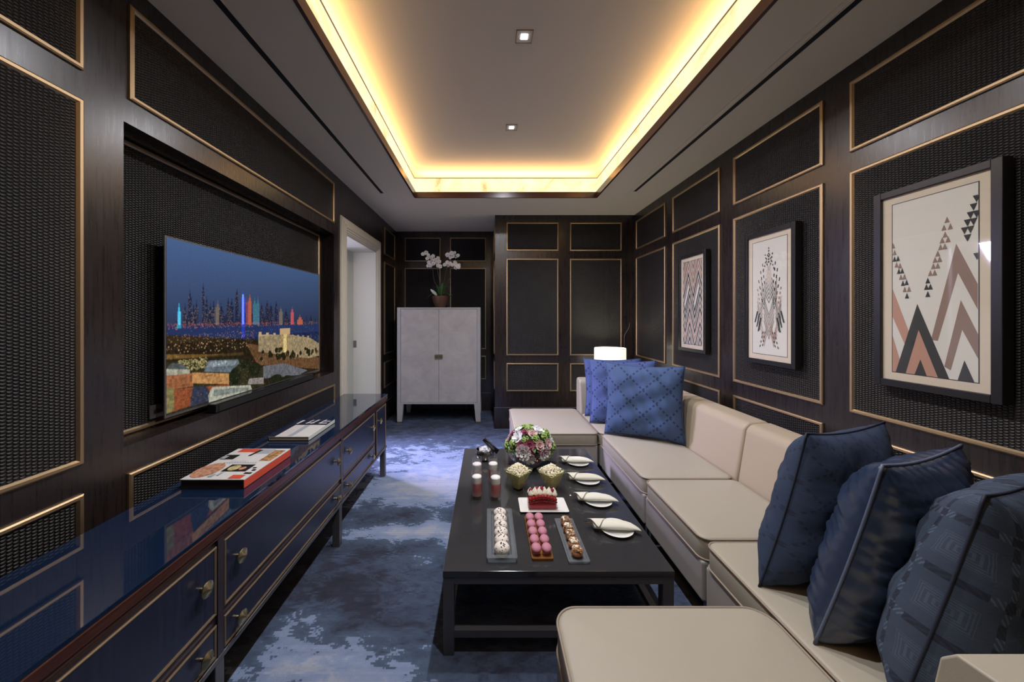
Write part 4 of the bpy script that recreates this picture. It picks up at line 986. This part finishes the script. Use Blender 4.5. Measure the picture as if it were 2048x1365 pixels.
# flower arrangement
fx_, fy_ = .297, 2.50
fa = thing('flower_arrangement', 'domed bouquet of white, burgundy and green flowers in a round glass vase', 'flowers', (fx_, fy_, TZ))
bm = bmesh.new(); lathe(bm, [(0, .0005), (.050, .0005), (.056, .004), (.085, .035), (.112, .085), (.122, .125), (.119, .125), (.108, .085), (.080, .038), (.050, .010), (0, .008)], (fx_, fy_, TZ), 40)
obj('vase', bm, M['vase_glass'], fa, smooth=40)
bm = bmesh.new(); lathe(bm, [(0, .012), (.030, .012), (.034, .040), (.050, .085), (.070, .10), (0, .11)], (fx_, fy_, TZ), 32); obj('stems_and_moss', bm, food('dark_green_stems', (.02, .045, .015), (.05, .09, .03)), fa, smooth=True)
bm = bmesh.new(); blob(bm, (fx_, fy_, TZ+.150), (.125, .118, .085), 3, jit=.06); obj('foliage_mound', bm, food('dark_foliage', (.020, .055, .012), (.045, .11, .025)), fa)
def bloom(r, petals, rings_, cup=.5):
    bm = bmesh.new()
    for k_ in range(rings_):
        n = petals-k_*2; rr = r*(1-.28*k_); el = .15+.42*k_
        for i in range(max(3, n)):
            a = 2*PI*i/max(3, n)+k_*.5; d = Vector((math.cos(a)*math.cos(el), math.sin(a)*math.cos(el), math.sin(el))); s = Vector((-math.sin(a), math.cos(a), 0))
            nrm = s.cross(d)*-1; L_ = rr; w_ = rr*.52
            vs = []
            for t_ in (0, .35, .7, 1.0):
                ww = w_*(.25+1.3*t_)*(1 if t_ < .9 else .55)
                c = d*L_*t_*.95+nrm*cup*rr*(t_**2)*.35
                vs.append([bm.verts.new(c-s*ww*.5), bm.verts.new(c+nrm*-.05*rr), bm.verts.new(c+s*ww*.5)])
            for A, B in zip(vs, vs[1:]):
                for q in range(2): bm.faces.new((A[q], A[q+1], B[q+1], B[q]))
    return bm
fm = {'white': mat('white_blossom', (.82, .82, .84), .6), 'burg': mat('burgundy_blossom', (.32, .07, .13), .6), 'green': mat('lime_green_blossom', (.28, .42, .10), .6), 'blush': mat('blush_blossom', (.66, .46, .44), .6), 'leaf': mat('bouquet_leaf', (.03, .10, .02), .45)}
protos = {}
def put(kind, az, el, s, lab):
    if kind not in protos:
        if kind == 'green':
            bm = bmesh.new(); rn = random.Random(2)
            for q in range(30):
                a, b = rn.uniform(0, 2*PI), rn.uniform(0, 1.5); blob(bm, (.027*math.sin(b)*math.cos(a), .027*math.sin(b)*math.sin(a), .022*math.cos(b)), rn.uniform(.005, .009), 1, jit=.2, rnd=rn)
        elif kind == 'white': bm = bloom(.044, 7, 3)
        else: bm = bloom(.034, 8, 4, .8)
        o = obj('blossom', bm, fm[kind], fa, smooth=(kind == 'green'), local=True, label=lab)
        if kind != 'green': solid(o, .001)
        protos[kind] = o
    else: o = protos[kind].copy(); COL.objects.link(o); o.parent = fa
    d = Vector((math.cos(el)*math.cos(az), math.cos(el)*math.sin(az), math.sin(el)))
    o.location = (d.x*.152, d.y*.145, .148+d.z*.112); o.rotation_euler = d.to_track_quat('Z', 'Y').to_euler(); o.scale = (s, s, s)
rn = random.Random(11)
FL = []
for el, n, off in ((-.38, 13, .2), (.0, 14, .1), (.36, 13, .3), (.74, 10, .0), (1.08, 7, .4), (1.45, 3, .2)):
    for i in range(n): FL.append((2*PI*i/n+off+rn.uniform(-.1, .1), el+rn.uniform(-.08, .08)))
kinds = ['green', 'burg', 'green', 'white', 'burg', 'green', 'blush', 'green', 'burg', 'white']
for i, (a, e_) in enumerate(FL): kd = rn.choice(kinds); put(kd, a, e_, rn.uniform(.85, 1.2), {'white': 'white blossom', 'burg': 'burgundy blossom', 'green': 'lime green blossom', 'blush': 'blush pink blossom'}[kd])
for a, e_, s in ((-1.95, .0, 1.35), (-1.0, -.12, 1.15)): put('white', a, e_, s, 'white blossom')
for i in range(16):
    a = 2*PI*i/16+rn.uniform(-.15, .15); bm = bmesh.new(); leaf(bm, (fx_+.10*math.cos(a), fy_+.10*math.sin(a), TZ+.125+rn.uniform(0, .04)), (math.cos(a), math.sin(a), rn.uniform(-.3, .3)), (0, 0, 1), rn.uniform(.06, .09), .020, .03); solid(obj('leaf', bm, fm['leaf'], fa, smooth=True), .001)
bm = bmesh.new()
for q in range(16):
    a = -1.35+rn.uniform(-.3, .3); z = rn.uniform(.06, .14); blob(bm, (fx_+.155*math.cos(a), fy_+.150*math.sin(a), TZ+z+.03), .0055, 1)
obj('berries', bm, mat('pale_green_berries', (.50, .58, .22), .4), fa)['kind'] = 'stuff'

# ------------------------------------------------------------------ lamp in the far corner
lx, ly = 1.43, 4.12
stb = thing('side_table', 'small round dark side table hidden behind the sofa corner under the lamp', 'side table', (lx, ly, 0))
bm = bmesh.new(); lathe(bm, [(0, .50), (.19, .50), (.20, .505), (.20, .52), (.195, .525), (0, .525)], (lx, ly, 0), 40); obj('table_top', bm, M['wood'], stb, smooth=40)
bm = bmesh.new(); lathe(bm, [(0, 0), (.13, 0), (.13, .012), (.018, .02), (.016, .25), (.018, .4995), (0, .4995)], (lx, ly, 0), 28); obj('pedestal', bm, M['bronze'], stb, smooth=40)
lp = thing('table_lamp', 'lit table lamp with white drum shade behind the far blue cushions', 'lamp', (lx, ly, .5252))
bm = bmesh.new(); lathe(bm, [(0, 0), (.07, 0), (.07, .012), (.045, .02), (.06, .08), (.055, .15), (.02, .20), (.010, .22), (.010, .30), (0, .30)], (lx, ly, .5254), 32); obj('lamp_base', bm, M['chrome'], lp, smooth=40)
ms = bpy.data.materials.new('lit_drum_shade'); ms.use_nodes = True; k = N(ms); k.p.inputs['Base Color'].default_value = (.85, .84, .76, 1)
k.p.inputs['Emission Color'].default_value = (1, .97, .80, 1); k.p.inputs['Emission Strength'].default_value = .95
bm = bmesh.new(); lathe(bm, [(.178, .80), (.178, 1.046), (.175, 1.046), (.175, .80), (.178, .80)], (lx, ly, 0), 48, cap=False); obj('lamp_shade', bm, ms, lp, smooth=40)
bm = bmesh.new(); lathe(bm, [(.1783, 1.044), (.1790, 1.044), (.1790, 1.0475), (.1748, 1.0475), (.1748, 1.044)], (lx, ly, 0), 48, cap=False); obj('shade_rim', bm, mat('shade_trim', (.6, .6, .55), .6), lp, smooth=40)
bm = bmesh.new(); blob(bm, (lx, ly, .93), (.03, .03, .045), 3); obj('bulb', bm, emis('bulb_glow', (1, .92, .70), 6)[0], lp, smooth=True)
lpl = light('POINT', 'bulb_light', (0, 0, .93-.5252), 26, (1, .93, .74), shadow_soft_size=.04); lpl.parent = lp
dv = thing('wall_switch', 'small dark control box with a thin hanging cable on the end wall above the lamp', 'switch', (1.735, YP-.001, 1.35))
obj('box', box(1.705, 1.740, YP-.022, YP-.0005, 1.31, 1.395), M['black_gloss'], dv, bevel=.003)
bm = bmesh.new(); tube(bm, [(1.785, YP-.006, 1.335), (1.787, YP-.010, 1.31), (1.775, YP-.012, 1.27), (1.745, YP-.014, 1.22), (1.722, YP-.014, 1.18), (1.718, YP-.014, 1.12), (1.716, YP-.014, .60)], .0035, 6)
obj('cable', bm, mat('grey_cable', (.10, .10, .11), .5), dv, smooth=True)

# ------------------------------------------------------------------ pictures
def clip(poly_, box_):
    def cut(P, f, g):
        out = []
        for i in range(len(P)):
            a, b = P[i], P[(i+1) % len(P)]; fa_, fb = f(a), f(b)
            if fa_ >= 0: out.append(a)
            if fa_*fb < 0: t = fa_/(fa_-fb); out.append((a[0]+(b[0]-a[0])*t, a[1]+(b[1]-a[1])*t))
        return out
    x0, x1, y0, y1 = box_; P = poly_
    for f in (lambda p: p[0]-x0, lambda p: x1-p[0], lambda p: p[1]-y0, lambda p: y1-p[1]):
        P = cut(P, f, None)
        if len(P) < 3: return None
    return P
def picture(yc, label, shapes):
    zc = 1.538; w_, h_ = .412, .874; d = .040
    t = thing('framed_picture', label, 'picture', (XR-.016, yc, zc-h_/2), 'framed geometric prints on the right wall')
    x1 = XR-.0125; x0 = x1-d; y0, y1, z0, z1 = yc-w_/2, yc+w_/2, zc-h_/2, zc+h_/2; f = .030
    bm = bmesh.new(); bx(bm, x0, x1, y0, y0+f, z0, z1); bx(bm, x0, x1, y1-f, y1, z0, z1); bx(bm, x0, x1, y0+f, y1-f, z0, z0+f); bx(bm, x0, x1, y0+f, y1-f, z1-f, z1)
    obj('frame', bm, M['black_frame'], t, bevel=.002)
    xm = x0+.012; obj('mat_board', box(xm, x1, y0+f, y1-f, z0+f, z1-f), M['mat_board'], t)
    a0, a1, b0, b1 = yc-.1375, yc+.1375, zc-.371, zc+.371
    obj('black_line', box(xm-.0006, xm, a0-.003, a1+.003, b0-.003, b1+.003), M['ink_black'], t)
    bm = bmesh.new(); v = [bm.verts.new((xm-.0008, y, z)) for y, z in ((a0, b0), (a1, b0), (a1, b1), (a0, b1))]; bm.faces.new(v)
    for i, (P, mi) in enumerate(shapes):
        Q = clip(P, (0, 1, 0, 1))
        if not Q: continue
        x = xm-.001-.00002*i
        bm.faces.new([bm.verts.new((x, a1-(a1-a0)*s_, b0+(b1-b0)*t_)) for s_, t_ in Q]).material_index = mi
    pr = obj('print', bm, [M['paper'], M['ink_black'], M['ink_brown'], M['ink_peach']], t)
    obj('glass_pane', box(x0+.004, x0+.0055, y0+f, y1-f, z0+f, z1-f), M['pane'], t)
def tri(c, t_, w_, h_, up=1): return [(c-w_/2, t_-up*h_/2), (c+w_/2, t_-up*h_/2), (c, t_+up*h_/2)]
sh = [([(.777, .71), (.995, .492), (.995, .364), (.797, .556), (.576, .198), (.495, .201)], 2), ([(.825, .415), (1.02, .22), (1.02, .10), (.84, .261), (.719, .046), (.648, .062)], 2),
      ([(0, .50), (.223, .242), (.169, .166), (0, .33)], 3), ([(0, .22), (.108, .066), (.075, 0), (0, 0)], 3), ([(.33, .402), (.703, 0), (.045, 0)], 1), ([(.346, .254), (.576, 0), (.182, 0)], 3), ([(.369, .089), (.447, 0), (.296, 0)], 1), ([(.863, .106), (.963, 0), (.793, 0)], 1)]
sh += [(tri(a, b, .06, .033), 1 if b < .57 else 2) for a, b in [(.679, .845), (.645, .806), (.715, .806), (.658, .768), (.625, .74), (.69, .74), (.607, .705), (.655, .705), (.575, .672), (.545, .64), (.597, .64), (.525, .606), (.575, .606), (.49, .570), (.54, .570), (.46, .530), (.443, .495), (.490, .495), (.46, .455)]]
sh += [(tri(a, b, .055, .033), 1 if i % 4 > 1 else 2) for i, (a, b) in enumerate([(.01, .756), (.03, .715), (.03, .676), (.078, .676), (.058, .640), (.105, .632), (.09, .600), (.135, .600), (.118, .564), (.165, .564), (.145, .527), (.194, .530), (.169, .490), (.225, .490), (.199, .452)])]
sh += [(tri(a, b, .075, .036, -1), 1) for a, b in [(.985, .919), (.955, .88), (.925, .842), (.985, .842), (.895, .806), (.955, .806), (.865, .769), (.925, .769), (.895, .729), (.99, .63)]]
picture(1.434, 'nearest framed print of large taupe and charcoal peaks with small triangles', sh)
# second print: diamond cluster of thin chevrons
sh = []
def chev(c, t_, hw, rise, th, mi, up=-1): return ([(c-hw, t_), (c, t_+up*rise), (c+hw, t_), (c+hw, t_+th), (c, t_+up*rise+th), (c-hw, t_+th)], mi)
def bar(a, b, c, d, w_, mi): return ([(a, b), (a+w_, b), (c+w_, d), (c, d)], mi)
for i in range(9): sh.append(chev(.5, .80-.035*i, .05+.007*i, .075, .012, (1, 3, 3, 3, 2, 1, 1, 1, 1)[i]))
for i in range(8): sh.append(chev(.5, .50-.030*i, .15, .16, .013, (1, 1, 2, 1, 3, 1, 2, 1)[i]))
for s_ in (-1, 1):
    for i in range(5): sh.append(chev(.5+s_*.16, .66-.04*i, .075, .11, .012, (1, 2, 1, 1, 1)[i]))
    for i in range(6): sh.append(chev(.5+s_*.27, .50-.035*i, .08, .12, .012, (3, 1, 1, 3, 1, 1)[i]))
    for i in range(4): sh.append(chev(.5+s_*.14, .27-.030*i, .09, .11, .012, (3, 3, 2, 3)[i]))
    for q, (a, b, c, d, w_, mi) in enumerate([(.30, .80, .36, .62, .02, 1), (.24, .74, .33, .55, .02, 1), (.18, .66, .30, .46, .02, 1), (.14, .58, .22, .44, .03, 3), (.06, .28, .14, .38, .035, 1), (.12, .24, .20, .36, .03, 1), (.16, .20, .24, .32, .04, 1), (.22, .06, .32, .20, .02, 1), (.30, .07, .38, .20, .02, 1), (.38, .88, .44, .78, .02, 1)]):
        nseg = 7
        for j in range(nseg):
            if q in (4, 5, 6) or j % 2 == 0:
                t0, t1 = j/nseg, (j+1)/nseg; P = [(a+(c-a)*t0, b+(d-b)*t0), (a+w_+(c-a)*t0, b+(d-b)*t0), (a+w_+(c-a)*t1, b+(d-b)*t1), (a+(c-a)*t1, b+(d-b)*t1)]
                sh.append((P if s_ < 0 else [(1-x, y) for x, y in P], mi))
for i in range(6): sh += [(tri(.5, .93-.024*i, .03+.004*i, .018), 1)]+([(tri(.5-.03*i, .90-.03*i, .03, .02), 1), (tri(.5+.03*i, .90-.03*i, .03, .02), 1)] if i else [])
picture(2.263, 'middle framed print of a spiky diamond made of thin chevrons', sh)
# third print: tall zigzag stripes over the whole sheet
sh = []
def zigzag(off, th, mi, ph, amp, per):
    return [([(x0_, off+amp*a0_), (x0_+per/2, off+amp*a1_), (x0_+per/2, off+amp*a1_+th), (x0_, off+amp*a0_+th)], mi) for x0_, a0_, a1_ in [(-per+ph+per/2*i, i % 2, (i+1) % 2) for i in range(8)]]
for i, mi in enumerate((1, 1, 2, 1, 3, 1, 2, 1, 1, 2, 1, 3, 2, 3, 2, 2)): sh += zigzag(-.30+.085*i, .045, mi, .10 if i < 9 else .02, .28, .55)
picture(3.115, 'farthest framed print filled with tall narrow zigzag stripes', sh)
